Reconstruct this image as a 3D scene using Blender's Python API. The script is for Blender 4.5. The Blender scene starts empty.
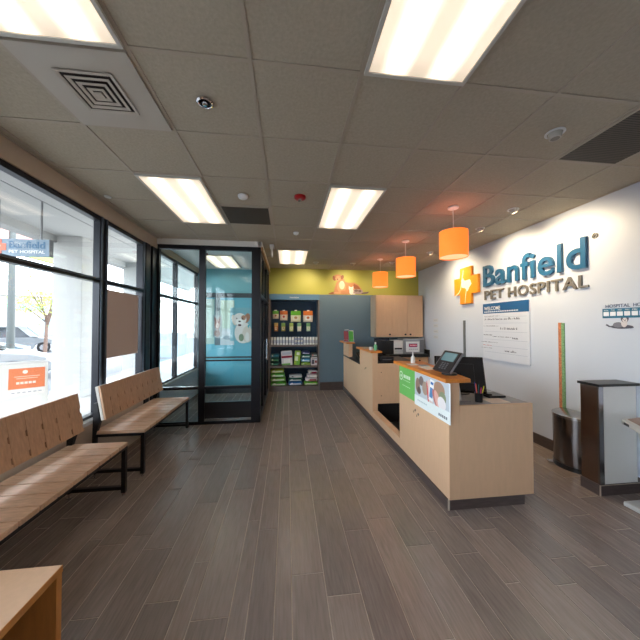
import bpy, math, random
from mathutils import Vector, Matrix
random.seed(7)
S=bpy.context.scene; COL=S.collection
PI=math.pi
CZ=3.04      # ceiling height
RW=3.42      # right wall
LW=-2.10     # left wall inner face
BW=6.90      # back wall
# ---------------------------------------------------------------- materials
def lin(c):
    return tuple(((x/255)/12.92 if x/255<=.04045 else ((x/255+.055)/1.055)**2.4) for x in c)+(1,)
M={}
def mat(name,col,rough=.5,metal=0,emit=None,es=0,noise=0,scale=20,stretch=(1,1,1),bump=0,coat=0,spec=.5,trans=0):
    if name in M: return M[name]
    m=bpy.data.materials.new(name); m.use_nodes=True; nt=m.node_tree; b=nt.nodes['Principled BSDF']
    c=lin(col); b.inputs['Base Color'].default_value=c
    b.inputs['Roughness'].default_value=rough; b.inputs['Metallic'].default_value=metal
    b.inputs['Specular IOR Level'].default_value=spec
    if coat: b.inputs['Coat Weight'].default_value=coat; b.inputs['Coat Roughness'].default_value=.15
    if emit: b.inputs['Emission Color'].default_value=lin(emit); b.inputs['Emission Strength'].default_value=es
    if noise or bump:
        tc=nt.nodes.new('ShaderNodeTexCoord'); mp=nt.nodes.new('ShaderNodeMapping'); mp.inputs['Scale'].default_value=stretch
        n=nt.nodes.new('ShaderNodeTexNoise'); n.inputs['Scale'].default_value=scale; n.inputs['Detail'].default_value=4
        nt.links.new(tc.outputs['Object'],mp.inputs[0]); nt.links.new(mp.outputs[0],n.inputs['Vector'])
        if noise:
            r=nt.nodes.new('ShaderNodeValToRGB'); e=r.color_ramp.elements
            e[0].position=.3; e[1].position=.7
            e[0].color=tuple(x*(1-noise) for x in c[:3])+(1,); e[1].color=tuple(min(1,x*(1+noise)) for x in c[:3])+(1,)
            nt.links.new(n.outputs['Fac'],r.inputs[0]); nt.links.new(r.outputs[0],b.inputs['Base Color'])
        if bump:
            bp=nt.nodes.new('ShaderNodeBump'); bp.inputs['Strength'].default_value=bump; bp.inputs['Distance'].default_value=.004
            nt.links.new(n.outputs['Fac'],bp.inputs['Height']); nt.links.new(bp.outputs[0],b.inputs['Normal'])
    M[name]=m; return m
def flat(r,g,b,rough=.55): return mat('print_%d_%d_%d'%(r,g,b),(r,g,b),rough,noise=.03,scale=60)
def glass(name,tint,refl=1.0):
    m=bpy.data.materials.new(name); m.use_nodes=True; nt=m.node_tree; nt.nodes.clear()
    o=nt.nodes.new('ShaderNodeOutputMaterial'); mx=nt.nodes.new('ShaderNodeMixShader')
    t=nt.nodes.new('ShaderNodeBsdfTransparent'); t.inputs[0].default_value=tint+(1,)
    g=nt.nodes.new('ShaderNodeBsdfGlossy'); g.inputs['Roughness'].default_value=.01; g.inputs[0].default_value=(.95,.98,1,1)
    f=nt.nodes.new('ShaderNodeLayerWeight'); f.inputs[0].default_value=.5
    pw=nt.nodes.new('ShaderNodeMath'); pw.operation='POWER'; pw.inputs[1].default_value=5
    mu=nt.nodes.new('ShaderNodeMath'); mu.operation='MULTIPLY_ADD'; mu.inputs[1].default_value=.9*refl; mu.inputs[2].default_value=.03*refl
    nt.links.new(f.outputs['Facing'],pw.inputs[0]); nt.links.new(pw.outputs[0],mu.inputs[0]); nt.links.new(mu.outputs[0],mx.inputs[0])
    nt.links.new(t.outputs[0],mx.inputs[1]); nt.links.new(g.outputs[0],mx.inputs[2]); nt.links.new(mx.outputs[0],o.inputs[0])
    M[name]=m; return m
G_WIN=glass('window_glass',(.97,.98,.98)); G_VEST=glass('vestibule_glass',(.88,.94,.95),1.1)
wall_w=mat('white_wall_paint',(202,208,220),.45,bump=.05,scale=150)
soff=mat('beige_header_paint',(190,170,150),.6,bump=.05,scale=120)
ceilm=mat('mineral_ceiling_tile',(178,168,150),.9,noise=.07,scale=55,bump=.6)
gridm=mat('ceiling_grid_metal',(176,164,148),.5)
blackm=mat('black_powder_coated_metal',(24,24,28),.35,metal=.3)
framem=mat('dark_bronze_window_frame',(34,36,44),.3,metal=.5)
framel=mat('grey_frame_sheen',(95,105,120),.35,metal=.4)  # bluish grey paints the light caught on the dark frames
tan=mat('maple_laminate',(216,178,144),.45,noise=.03,scale=6,stretch=(6,6,1))
tanh=mat('maple_laminate_shelf',(216,178,144),.45,noise=.06,scale=6,stretch=(6,1,6))
orangew=mat('honey_wood_counter_top',(214,132,52),.35,noise=.1,scale=8,stretch=(8,1,8))
greytop=mat('grey_laminate_worktop',(140,142,146),.4,noise=.05,scale=80)
blacktop=mat('black_laminate',(18,18,20),.35)
toe=mat('dark_wood_look_tile_base',(82,70,68),.4,noise=.2,scale=10,stretch=(1,1,6))
grout=mat('pale_grout',(196,182,168),.8,noise=.1,scale=90)
slat=mat('oak_bench_slat',(210,172,142),.45,noise=.14,scale=7,stretch=(2,9,9))
slatb=mat('oak_bench_back_board',(196,156,126),.5,noise=.12,scale=7,stretch=(9,9,1.5))
palecore=mat('pale_bench_back_core',(200,196,190),.6)
white=mat('white_plastic',(225,225,225),.4)
blueb=mat('slate_blue_paint',(96,118,134),.5,bump=.05,scale=120)
bluedk=mat('navy_shelf_back',(34,66,96),.5)
yel=mat('yellow_green_paint',(176,172,78),.55,bump=.05,scale=120)
greyw=mat('grey_brown_shelf_frame',(120,112,112),.5,noise=.08,scale=12)
steel=mat('brushed_stainless_steel',(170,170,172),.22,metal=1,noise=.06,scale=5,stretch=(1,1,60))
chrome=mat('polished_chrome',(210,210,214),.12,metal=1)
teal=mat('teal_wall_paint',(122,184,196),.6,bump=.05,scale=120)
# ---------------------------------------------------------------- mesh builder
class MB:
    def __init__(s): s.v=[];s.f=[];s.mi=[];s.k=0
    def m(s,k): s.k=k; return s
    def add(s,vs,fs):
        b=len(s.v); s.v+= [tuple(v) for v in vs]; s.f+=[tuple(b+i for i in f) for f in fs]; s.mi+=[s.k]*len(fs); return s
    def box(s,x0,x1,y0,y1,z0,z1):
        vs=[(x,y,z) for z in (z0,z1) for y in (y0,y1) for x in (x0,x1)]
        return s.add(vs,[(0,2,3,1),(4,5,7,6),(0,1,5,4),(2,6,7,3),(0,4,6,2),(1,3,7,5)])
    def obox(s,c,ax,ay,az,hx,hy,hz):
        c=Vector(c);ax=Vector(ax).normalized()*hx;ay=Vector(ay).normalized()*hy;az=Vector(az).normalized()*hz
        vs=[c+ax*i+ay*j+az*k for k in (-1,1) for j in (-1,1) for i in (-1,1)]
        return s.add(vs,[(0,2,3,1),(4,5,7,6),(0,1,5,4),(2,6,7,3),(0,4,6,2),(1,3,7,5)])
    def cyl(s,a,b,r0,r1=None,n=20):
        a=Vector(a);b=Vector(b); r1=r0 if r1 is None else r1
        d=(b-a).normalized(); u=d.orthogonal().normalized(); w=d.cross(u)
        vs=[a+(u*math.cos(2*PI*i/n)+w*math.sin(2*PI*i/n))*r0 for i in range(n)]+[b+(u*math.cos(2*PI*i/n)+w*math.sin(2*PI*i/n))*r1 for i in range(n)]
        return s.add(vs,[(i,(i+1)%n,n+(i+1)%n,n+i) for i in range(n)]+[tuple(range(n))[::-1],tuple(range(n,2*n))])
    def lathe(s,prof,c,n=32,sx=1,sy=1,a0=0,a1=2*PI):
        cx,cy,cz=c; full=abs(a1-a0-2*PI)<1e-6; m=n if full else n+1
        vs=[(cx+r*sx*math.cos(a0+(a1-a0)*i/n),cy+r*sy*math.sin(a0+(a1-a0)*i/n),cz+z) for r,z in prof for i in range(m)]
        fs=[]
        for j in range(len(prof)-1):
            for i in range(n):
                k=(i+1)%m; fs.append((j*m+i,j*m+k,(j+1)*m+k,(j+1)*m+i))
        return s.add(vs,fs)
    def prism(s,pts,off):      # closed 3D polygon swept by off
        n=len(pts); off=Vector(off); P=[Vector(p) for p in pts]
        return s.add(P+[p+off for p in P],[tuple(range(n))[::-1],tuple(range(n,2*n))]+[(i,(i+1)%n,n+(i+1)%n,n+i) for i in range(n)])
    def ell(s,c,rx,ry,rz,n=16,m=10):
        return s.lathe([(math.sin(PI*j/m)*1.0,-math.cos(PI*j/m)*rz) for j in range(m+1)],c,n,rx,ry)
    def tube(s,pts,r,n=8):
        for a,b in zip(pts[:-1],pts[1:]): s.cyl(a,b,r,r,n)
        return s
    def build(s,name,mats,parent=None,smooth=False,bevel=0):
        if not isinstance(mats,(list,tuple)): mats=[mats]
        o0=Vector((0,0,0)); p=parent
        while p is not None: o0+=p.location; p=p.parent
        me=bpy.data.meshes.new(name); me.from_pydata([tuple(Vector(v)-o0) for v in s.v],[],s.f)
        for mm in mats: me.materials.append(mm)
        for p,k in zip(me.polygons,s.mi): p.material_index=k; p.use_smooth=smooth
        me.update(); o=bpy.data.objects.new(name,me); COL.objects.link(o)
        if parent is not None: o.parent=parent
        if smooth:
            try: me.set_sharp_from_angle(angle=math.radians(40))
            except Exception: pass
        if bevel:
            md=o.modifiers.new('bevel','BEVEL'); md.width=bevel; md.segments=2; md.limit_method='ANGLE'
        return o
def tag(o,label=None,cat=None,group=None,kind=None):
    if label: o['label']=label
    if cat: o['category']=cat
    if group: o['group']=group
    if kind: o['kind']=kind
    return o
def thing(name,label,cat,loc,group=None):
    o=bpy.data.objects.new(name,None); COL.objects.link(o); o.location=loc; o.empty_display_size=.05
    return tag(o,label,cat,group)
def struct(o): o['kind']='structure'; return o
def box(name,m,parent,*b,bevel=0): return MB().box(*b).build(name,m,parent,bevel=bevel)
def rbox(name,label,cat,m,*b,group=None,bevel=0): return tag(MB().box(*b).build(name,m,None,bevel=bevel),label,cat,group)
def copy_tree(o,parent=None):
    c=o.copy(); COL.objects.link(c)
    if parent is not None: c.parent=parent
    for ch in [x for x in bpy.data.objects if x.parent==o]: copy_tree(ch,c)
    return c
def text(s,name,m,parent,org,ax,ay,w,h,depth=.004,bold=0.0,space=1.0):
    """lettering whose lower left corner is org, stretched to w x h"""
    cu=bpy.data.curves.new(name,'FONT'); cu.body=s; cu.size=1; cu.offset=bold; cu.extrude=.0; cu.resolution_u=4; cu.space_character=space
    t=bpy.data.objects.new(name,cu); COL.objects.link(t)
    bpy.context.view_layer.update()
    dg=bpy.context.evaluated_depsgraph_get(); me=bpy.data.meshes.new_from_object(t.evaluated_get(dg))
    bpy.data.objects.remove(t)
    xs=[v.co.x for v in me.vertices]; ys=[v.co.y for v in me.vertices]
    if not xs: return None
    x0,x1,y0,y1=min(xs),max(xs),min(ys),max(ys)
    ax=Vector(ax).normalized(); ay=Vector(ay).normalized(); nn=ax.cross(ay)
    sx=w/(x1-x0); sy=(h/(y1-y0)) if h else sx
    o0=Vector((0,0,0)); p=parent
    while p is not None: o0+=p.location; p=p.parent
    org=Vector(org)
    b=MB(); 
    F=[tuple(f.vertices) for f in me.polygons]
    P=[org+ax*((v.co.x-x0)*sx)+ay*((v.co.y-y0)*sy) for v in me.vertices]
    n=len(P)
    V=P+[p+nn*depth for p in P]
    cnt={}
    for f in F:
        for i in range(len(f)):
            e=(f[i],f[(i+1)%len(f)]); k=tuple(sorted(e)); cnt.setdefault(k,[]).append(e)
    sides=[]
    for k,es in cnt.items():
        if len(es)==1:
            a,c=es[0]; sides.append((a,c,n+c,n+a))
    b.add(V,[tuple(i+n for i in f) for f in F]+[tuple(reversed(f)) for f in F]+sides)
    bpy.data.meshes.remove(me)
    return b.build(name,m,parent)
class Pic:
    """flat printed artwork on a plane: polygons and ellipses in u,v metres"""
    def __init__(s,org,ax,ay): s.o=Vector(org);s.ax=Vector(ax).normalized();s.ay=Vector(ay).normalized();s.n=s.ax.cross(s.ay);s.b=MB();s.ms=[];s.l=0
    def _m(s,c):
        m=flat(*c) if isinstance(c,tuple) else c
        if m not in s.ms: s.ms.append(m)
        s.b.m(s.ms.index(m)); s.l+=.00025
    def P(s,u,v): return s.o+s.ax*u+s.ay*v+s.n*s.l
    def poly(s,c,pts):
        s._m(c); s.b.prism([s.P(*p) for p in pts],s.n*.0004); return s
    def rect(s,c,u0,v0,u1,v1): return s.poly(c,[(u0,v0),(u1,v0),(u1,v1),(u0,v1)])
    def el(s,c,u,v,ru,rv,rot=0,n=20):
        cr,sr=math.cos(rot),math.sin(rot)
        return s.poly(c,[(u+ru*math.cos(2*PI*i/n)*cr-rv*math.sin(2*PI*i/n)*sr,v+ru*math.cos(2*PI*i/n)*sr+rv*math.sin(2*PI*i/n)*cr) for i in range(n)])
    def done(s,name,parent=None): return s.b.build(name,s.ms,parent)
# ---------------------------------------------------------------- floor of wood-look planks
def floor_material():
    m=bpy.data.materials.new('wood_look_plank_tile'); m.use_nodes=True; nt=m.node_tree; b=nt.nodes['Principled BSDF']
    at=nt.nodes.new('ShaderNodeAttribute'); at.attribute_name='plank'
    tc=nt.nodes.new('ShaderNodeTexCoord'); mp=nt.nodes.new('ShaderNodeMapping'); mp.inputs['Scale'].default_value=(14,1.1,1)
    n=nt.nodes.new('ShaderNodeTexNoise'); n.inputs['Scale'].default_value=6; n.inputs['Detail'].default_value=6
    ad=nt.nodes.new('ShaderNodeVectorMath'); ad.operation='ADD'
    nt.links.new(tc.outputs['Object'],mp.inputs[0]); nt.links.new(mp.outputs[0],ad.inputs[0]); nt.links.new(at.outputs['Vector'],ad.inputs[1])
    nt.links.new(ad.outputs[0],n.inputs['Vector'])
    r=nt.nodes.new('ShaderNodeValToRGB'); e=r.color_ramp.elements; e[0].position=.25;e[1].position=.75
    e[0].color=lin((134,122,116)); e[1].color=lin((164,152,146))
    mul=nt.nodes.new('ShaderNodeMix'); mul.data_type='RGBA'; mul.blend_type='MULTIPLY'; mul.inputs['Factor'].default_value=1
    sx=nt.nodes.new('ShaderNodeSeparateXYZ'); cr=nt.nodes.new('ShaderNodeValToRGB')
    cr.color_ramp.elements[0].color=(.76,.75,.76,1); cr.color_ramp.elements[1].color=(1.0,.97,.95,1)
    mth=nt.nodes.new('ShaderNodeMath'); mth.operation='MULTIPLY'; mth.inputs[1].default_value=.02
    nt.links.new(at.outputs['Vector'],sx.inputs[0]); nt.links.new(sx.outputs[0],mth.inputs[0]); nt.links.new(mth.outputs[0],cr.inputs[0])
    nt.links.new(n.outputs['Fac'],r.inputs[0]); nt.links.new(r.outputs[0],mul.inputs[6]); nt.links.new(cr.outputs[0],mul.inputs[7])
    nt.links.new(mul.outputs[2],b.inputs['Base Color'])
    b.inputs['Roughness'].default_value=.25; b.inputs['Specular IOR Level'].default_value=.8
    bp=nt.nodes.new('ShaderNodeBump'); bp.inputs['Strength'].default_value=.07; bp.inputs['Distance'].default_value=.002
    nt.links.new(n.outputs['Fac'],bp.inputs['Height']); nt.links.new(bp.outputs[0],b.inputs['Normal'])
    return m
def build_floor():
    b=MB(); b.m(1).box(LW-.15,RW+.1,-2.1,7.35,-.12,-.002); b.m(0)
    x=LW-.15; W=[.21,.2,.15,.1]; attr=[]; nb=len(b.f)
    while x<RW+.1:
        w=random.choice(W); y=-2.1-random.random()
        while y<7.35:
            L=random.choice([.61,.91,1.22]); y0=max(y,-2.1); y1=min(y+L,7.35)
            if y1-y0>.02: b.box(x+.003,min(x+w,RW+.1)-.003,y0+.003,y1-.003,-.01,0); attr.append((random.random()*50,random.random()*50,random.random()*50))
            y+=L
        x+=w
    o=b.build('floor',[floor_material(),grout])
    a=o.data.attributes.new('plank','FLOAT_VECTOR','FACE')
    for i,p in enumerate(o.data.polygons):
        a.data[i].vector=attr[(i-nb)//6] if i>=nb else (0,0,0)
    struct(o)
build_floor()
# ---------------------------------------------------------------- ceiling
GX=-.201; GY=1.479; T=.61
VX1=-.45; VY0=4.75     # vestibule: x < VX1, y > VY0
b=MB(); b.m(0)
i0=-4
def tile_cols(): 
    k=-4
    while GX+k*T<RW+.1: yield k; k+=1
for k in tile_cols():
    for j in range(-6,10):
        x0=max(GX+k*T,LW-.05); x1=min(GX+(k+1)*T,RW+.1); y0=max(GY+j*T,-2.1); y1=min(GY+(j+1)*T,7.3)
        if x1-x0>.01 and y1-y0>.01: b.box(x0+.008,x1-.008,y0+.008,y1-.008,CZ,CZ+.02)
b.box(LW-.3,RW+.3,-2.2,7.5,CZ+.03,CZ+.25)  # unseen roof slab added over the tiles to block the sun
ceiling=struct(b.build('ceiling',ceilm))
b=MB()
for k in tile_cols():
    x=GX+k*T
    if x>LW and x<RW: b.box(x-.011,x+.011,-2.1,BW+.02,CZ-.006,CZ+.015)
for j in range(-6,9):
    y=GY+j*T
    if -2.1<y<BW: b.box(LW,RW,y-.011,y+.011,CZ-.005,CZ+.014)
b.box(LW,LW+.02,-2.1,VY0,CZ-.006,CZ+.012); b.box(RW-.02,RW,-2.1,BW,CZ-.006,CZ+.012)
o=b.build('ceiling_grid',gridm,ceiling)
# ---------------------------------------------------------------- walls
struct(box('wall_right',wall_w,None,RW,RW+.12,-2.1,7.35,0,CZ+.02))
struct(box('wall_front',wall_w,None,LW-.12,RW+.12,-2.22,-2.1,0,CZ+.02))
# back wall with shelving niche x -.45...80, z 0..2.38
b=MB(); NX0,NX1,NZ=-.45,.80,2.40
b.m(0).box(NX0-.03,RW,BW,BW+.1,NZ,CZ+.02)
b.m(1).box(NX1,RW,BW,BW+.1,0,NZ)
b.m(2).box(LW-.1,NX0-.03,BW,BW+.1,0,CZ+.02)
b.m(1).box(NX0-.1,NX1+.1,BW+.42,BW+.5,0,NZ+.1)
struct(b.build('wall_back',[yel,blueb,teal]))
struct(box('baseboard_back',toe,None,NX1+.01,1.40,BW-.015,BW,0,.2))
struct(box('baseboard_right',toe,None,RW-.015,RW,-2.1,6.3,0,.14))
# left wall: header, knee wall, outer ends
b=MB(); b.box(LW-.14,LW,-2.1,BW,2.87,CZ+.02); b.box(LW-.14,LW-.02,-2.1,VY0,0,.60).m(2).box(LW-.14,LW-.02,VY0,BW,0,.60)
b.m(1).box(LW-.09,LW-.02,3.455,3.485,.6,2.87).box(LW-.09,LW-.02,1.10,1.14,.6,2.87)
struct(b.build('wall_left',[soff,framem,wall_w]))
# windows of left wall
def window(idx,y0,y1,subs,parent=None):
    """subs: interior mullion positions"""
    b=MB(); X0,X1=LW-.09,LW-.02; z0,z1=.60,2.87
    b.m(0).box(X0,X1,y0,y1,z0,z0+.05).box(X0,X1,y0,y1,z1-.05,z1)
    b.box(X0,X1,y0,y0+.055,z0,z1).box(X0,X1,y1-.055,y1,z0,z1)
    b.m(0).box(X0,X1,y0,y1,2.115,2.165)
    b.m(1).box(X1,X1+.012,y0+.015,y0+.04,z0,z1).box(X1,X1+.012,y1-.04,y1-.015,z0,z1).box(X1,X1+.006,y0,y1,2.145,2.16)
    for m_ in subs: b.m(0).box(X0,X1,m_-.035,m_+.035,z0,z1); b.m(1).box(X1,X1+.01,m_-.012,m_+.012,z0,z1)
    o=struct(b.build('window_%d'%idx,[framem,framel]))
    box('window_pane',G_WIN,o,LW-.065,LW-.059,y0+.02,y1-.02,z0+.02,z1-.02)
    box('window_sill',mat('pale_stone_sill',(200,200,200),.4),o,LW-.02,LW+.035,y0,y1,z0-.02,z0+.02)
window(1,-2.08,1.10,[-.5])
window(2,1.14,3.455,[])
window(3,3.485,4.40,[])
window(4,4.77,6.88,[5.62])
b=MB(); b.box(LW-.14,LW-.0,4.40,4.52,0,2.87).box(LW-.14,LW,4.60,4.76,0,2.87).m(1).box(LW-.14,LW-.03,4.52,4.60,0,2.87)
struct(b.build('trim_1',[framem,framel]))
# ---------------------------------------------------------------- glazed vestibule
b=MB(); b.m(0).box(LW,VX1,VY0-.02,VY0+.06,2.95,CZ)
b.box(VX1-.04,VX1+.02,VY0-.02,BW,2.97,CZ)
b.m(1).box(VX1-.02,VX1+.004,BW-.06,BW-.016,0,2.97).box(VX1-.005,VX1+.03,VY0+.06,BW-.06,2.90,2.97)
struct(b.build('trim_2',[mat('pale_header_paint',(232,228,222),.6),mat('tan_corner_trim',(190,150,110),.5)]))
v=thing('glass_partition','dark framed glazed vestibule front with wide black corner post, beside the far bench','partition',(-1.3,VY0,0))
b=MB(); Y0,Y1=VY0,VY0+.06
b.box(LW,VX1,Y0,Y1,2.88,2.95).box(LW+.02,VX1,Y0,Y1,0,.05)
b.box(LW,LW+.03,Y0,Y1,.05,2.88).box(-1.45,-1.35,Y0,Y1,.05,2.88).box(-.60,VX1,Y0,Y1,.05,2.88)
b.build('frame',framem,v)
b=MB(); b.box(LW+.03,-1.45,Y0-.004,Y1,.575,.62).box(-1.35,-.60,Y0-.004,Y1,.575,.62); b.build('middle_rail',framem,v)
box('handle_bar',blackm,v,-1.35,-.6,Y0+.005,Y0+.035,1.03,1.055)
box('kick_panel',mat('black_kick_panel',(26,28,34),.3),v,-1.35,-.60,Y0+.01,Y0+.05,.09,.36)
box('door_sweep',steel,v,-1.35,-.60,Y0,Y0+.01,.055,.085)
box('glass_pane',G_VEST,v,LW+.03,-1.45,Y0+.025,Y0+.031,.05,2.88)
box('glass_pane',G_VEST,v,-1.35,-.60,Y0+.025,Y0+.031,.36,2.88)
# side of the vestibule facing the shop floor
w=thing('glass_partition','dark glazed side of vestibule running back to the food shelves','partition',(VX1,5.8,0))
b=MB(); X0,X1=VX1-.06,VX1
for ya,yb in ((VY0+.06,VY0+.12),(5.35,5.45),(6.15,6.27),(BW-.12,BW-.06)): b.box(X0,X1,ya,yb,0,2.90)
b.box(X0,X1,VY0+.06,BW-.06,2.85,2.90).box(X0,X1,VY0+.06,BW-.06,0,.10).box(X0,X1,VY0+.06,BW-.06,2.10,2.17)
b.build('frame',framem,w)
box('glass_pane',G_VEST,w,VX1-.035,VX1-.029,VY0+.08,BW-.08,.06,2.88)
MB().cyl((VX1+.05,5.55,.95),(VX1+.05,5.55,1.35),.012).cyl((VX1,5.55,.98),(VX1+.05,5.55,.98),.008).cyl((VX1,5.55,1.32),(VX1+.05,5.55,1.32),.008).build('pull_handle',chrome,w,smooth=True)
# vestibule ceiling
vc=struct(box('trim_3',mat('pale_vestibule_ceiling',(236,238,236),.8,bump=.3,scale=50),None,LW,VX1-.06,VY0+.06,BW,2.985,3.02))
# dark framed inner door with poster in the vestibule
d=struct(MB().box(-2.02,-.72,BW-.07,BW,2.29,2.40).box(-2.02,-1.93,BW-.07,BW,0,2.29).box(-.80,-.72,BW-.07,BW,0,2.29).box(-1.93,-.80,BW-.06,BW-.01,.0,.12).box(-1.93,-.80,BW-.05,BW-.01,.84,.88).build('door_1',mat('dark_grey_door_frame',(60,68,76),.4)))
box('door_panel',mat('teal_door_panel',(104,184,204),.35),d,-1.93,-.80,BW-.045,BW-.015,.12,2.29)
box('door_mullion',mat('grey_door_mullion',(80,104,112),.4),d,-1.72,-1.60,BW-.055,BW-.04,1.15,2.29)
p=Pic((-1.93,BW-.050,1.13),(1,0,0),(0,0,1))
p.rect((176,204,196),0,.05,.2,1.12).rect((190,216,200),.34,.42,.66,1.10).rect((200,216,222),.34,.02,.66,.42).rect((214,222,226),.36,.28,.66,.36).el((150,170,182),.52,.2,.12,.05)
o=p.done('door_reflection_print',d)  # greenish and white patches paint the outdoors reflected in the door
# poster with puppies
po=thing('puppy_poster','poster of a white puppy with brown ear on the teal vestibule door','poster',(-1.1,BW-.07,1.13))
p=Pic((-1.36,BW-.066,1.25),(1,0,0),(0,0,1))
W_=(236,230,224)
p.rect((124,182,196),0,0,.53,.80)
p.el(W_,.30,.20,.20,.26).el((222,210,196),.40,.16,.12,.2).el(W_,.22,.10,.05,.14).el((120,140,110),.26,.08,.06,.09).el(W_,.40,.09,.05,.12)
p.el((226,210,190),.09,.50,.05,.13,.25).el((170,110,76),.39,.55,.07,.12,-.3).el(W_,.22,.52,.16,.15).el((180,124,90),.31,.56,.055,.06).el((250,246,240),.22,.45,.09,.08)
p.el((30,26,26),.15,.54,.015,.018).el((30,26,26),.29,.54,.015,.018).el((30,24,24),.22,.47,.028,.02).el((70,40,40),.22,.38,.04,.025).poly((70,180,190),[(.40,.36),(.46,.42),(.44,.3)])
p.done('printed_sheet',po)
pp=thing('puppy_poster','narrow poster of a small terrier on the grey door mullion in the vestibule','poster',(-1.66,BW-.075,1.4))
p=Pic((-1.76,BW-.060,1.35),(1,0,0),(0,0,1)); p.rect((140,160,164),0,0,.2,.52).el((150,110,100),.1,.3,.07,.12).el((120,84,80),.05,.42,.025,.06).el((120,84,80),.15,.42,.025,.06).el((210,190,180),.1,.27,.035,.06).el((30,24,24),.07,.33,.012,.012).el((30,24,24),.13,.33,.012,.012).el((30,24,24),.1,.27,.015,.012).el((130,96,90),.1,.09,.07,.09)
p.done('printed_sheet',pp)
# ---------------------------------------------------------------- ceiling lights
def light_material(name):
    m=bpy.data.materials.new(name); m.use_nodes=True; nt=m.node_tree; b=nt.nodes['Principled BSDF']
    tc=nt.nodes.new('ShaderNodeTexCoord'); sp=nt.nodes.new('ShaderNodeSeparateXYZ'); nt.links.new(tc.outputs['Object'],sp.inputs[0])
    # two fluorescent tubes glowing through the prismatic lens, at x = +-.13
    a=nt.nodes.new('ShaderNodeMath'); a.operation='ABSOLUTE'; nt.links.new(sp.outputs[0],a.inputs[0])
    s_=nt.nodes.new('ShaderNodeMath'); s_.operation='SUBTRACT'; s_.inputs[1].default_value=.13; nt.links.new(a.outputs[0],s_.inputs[0])
    a2=nt.nodes.new('ShaderNodeMath'); a2.operation='ABSOLUTE'; nt.links.new(s_.outputs[0],a2.inputs[0])
    mr=nt.nodes.new('ShaderNodeMapRange'); mr.interpolation_type='SMOOTHSTEP'; mr.inputs['From Min'].default_value=0; mr.inputs['From Max'].default_value=.10
    mr.inputs['To Min'].default_value=TUBE; mr.inputs['To Max'].default_value=BASE
    nt.links.new(a2.outputs[0],mr.inputs['Value'])
    # tubes end short of the frame
    ay=nt.nodes.new('ShaderNodeMath'); ay.operation='ABSOLUTE'; nt.links.new(sp.outputs[1],ay.inputs[0])
    m2=nt.nodes.new('ShaderNodeMapRange'); m2.interpolation_type='SMOOTHSTEP'; m2.inputs['From Min'].default_value=.45; m2.inputs['From Max'].default_value=.60; m2.inputs['To Min'].default_value=1; m2.inputs['To Max'].default_value=.62
    nt.links.new(ay.outputs[0],m2.inputs['Value'])
    mu=nt.nodes.new('ShaderNodeMath'); mu.operation='MULTIPLY'; nt.links.new(mr.outputs[0],mu.inputs[0]); nt.links.new(m2.outputs[0],mu.inputs[1])
    b.inputs['Base Color'].default_value=lin((235,225,210)); b.inputs['Emission Color'].default_value=lin((255,232,204))
    nt.links.new(mu.outputs[0],b.inputs['Emission Strength'])
    return m
TUBE,BASE=2.0,.52
diff=light_material('warm_light_diffuser')
lt=thing('ceiling_light','x','ceiling light',(0,0,CZ-.02))
b=MB(); hx,hy=.295,.60
b.box(-hx,hx,-hy,-hy+.02,CZ-.025,CZ-.007).box(-hx,hx,hy-.02,hy,CZ-.025,CZ-.007).box(-hx,-hx+.02,-hy+.02,hy-.02,CZ-.025,CZ-.007).box(hx-.02,hx,-hy+.02,hy-.02,CZ-.025,CZ-.007)
b.build('light_frame',mat('white_light_frame',(200,198,190),.5),lt)
box('diffuser',diff,lt,-hx+.02,hx-.02,-hy+.02,hy-.02,CZ-.018,CZ-.010)
LG='fluorescent panel lights in the ceiling'
for n,(x,y,l) in enumerate([(-1.115,.87,'rectangular ceiling light at the top left corner beside the square air diffuser'),(.715,.87,'large bright ceiling light panel cut by the top edge of the photo'),
    (-1.115,3.31,'ceiling light panel near the window wall, above the far bench'),(.715,3.31,'ceiling light panel in mid room, right of the red fire strobe'),(.105,5.72,'small far ceiling light just before the yellow wall')]):
    o=lt if n==0 else copy_tree(lt); o.location=(x,y,CZ-.02); tag(o,l,'ceiling light',LG)
    if n==4: pass
for x_,y_,l_ in ((-1.115,-1.57,'unseen ceiling light panel added behind the camera on the window side'),(.715,-1.57,'unseen ceiling light panel added behind the camera on the counter side')):  # unseen panels added to brighten the near part of the room
    o=copy_tree(lt); o.location=(x_,y_,CZ-.02); tag(o,l_,'ceiling light',LG)
o=copy_tree(lt); o.location=(-1.37,6.10,2.985-.012); tag(o,'ceiling light inside the glazed vestibule','ceiling light',LG)
# ---------------------------------------------------------------- ceiling fittings
dv=thing('air_diffuser','square stepped air diffuser in pale panel next to the top left light','air vent',(-1.115,1.785,CZ-.02))
box('panel',mat('pale_diffuser_panel',(184,176,164),.5),dv,-1.405,-.825,1.495,2.07,CZ-.018,CZ+.001)
b=MB(); cx,cy=-1.118,1.775
b.m(1).box(cx-.145,cx+.145,cy-.14,cy+.14,CZ-.0205,CZ-.018)
for k,h in enumerate((.15,.115,.08,.045)):
    z=CZ-.026-.0015*k
    for s0 in (0,1,2,3):
        a,c=h,h-.019
        P=[(-a,-a),(a,-a),(c,-c),(-c,-c)]
        R=[(lambda q,s=s0:(q[0],q[1]) if s==0 else ((-q[1],q[0]) if s==1 else ((-q[0],-q[1]) if s==2 else (q[1],-q[0]))))(q) for q in P]
        zz=[z-.001,z-.001,z+.002,z+.002]
        pts=[(cx+r[0],cy+r[1],z_) for r,z_ in zip(R,zz)]
        b.m(0).prism(pts,(0,0,.003))
b.m(0).box(cx-.02,cx+.02,cy-.02,cy+.02,CZ-.036,CZ-.03)
b.build('louvre',[mat('beige_louvre',(186,176,164),.5),mat('dark_duct',(40,32,28),.8)],dv)
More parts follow.
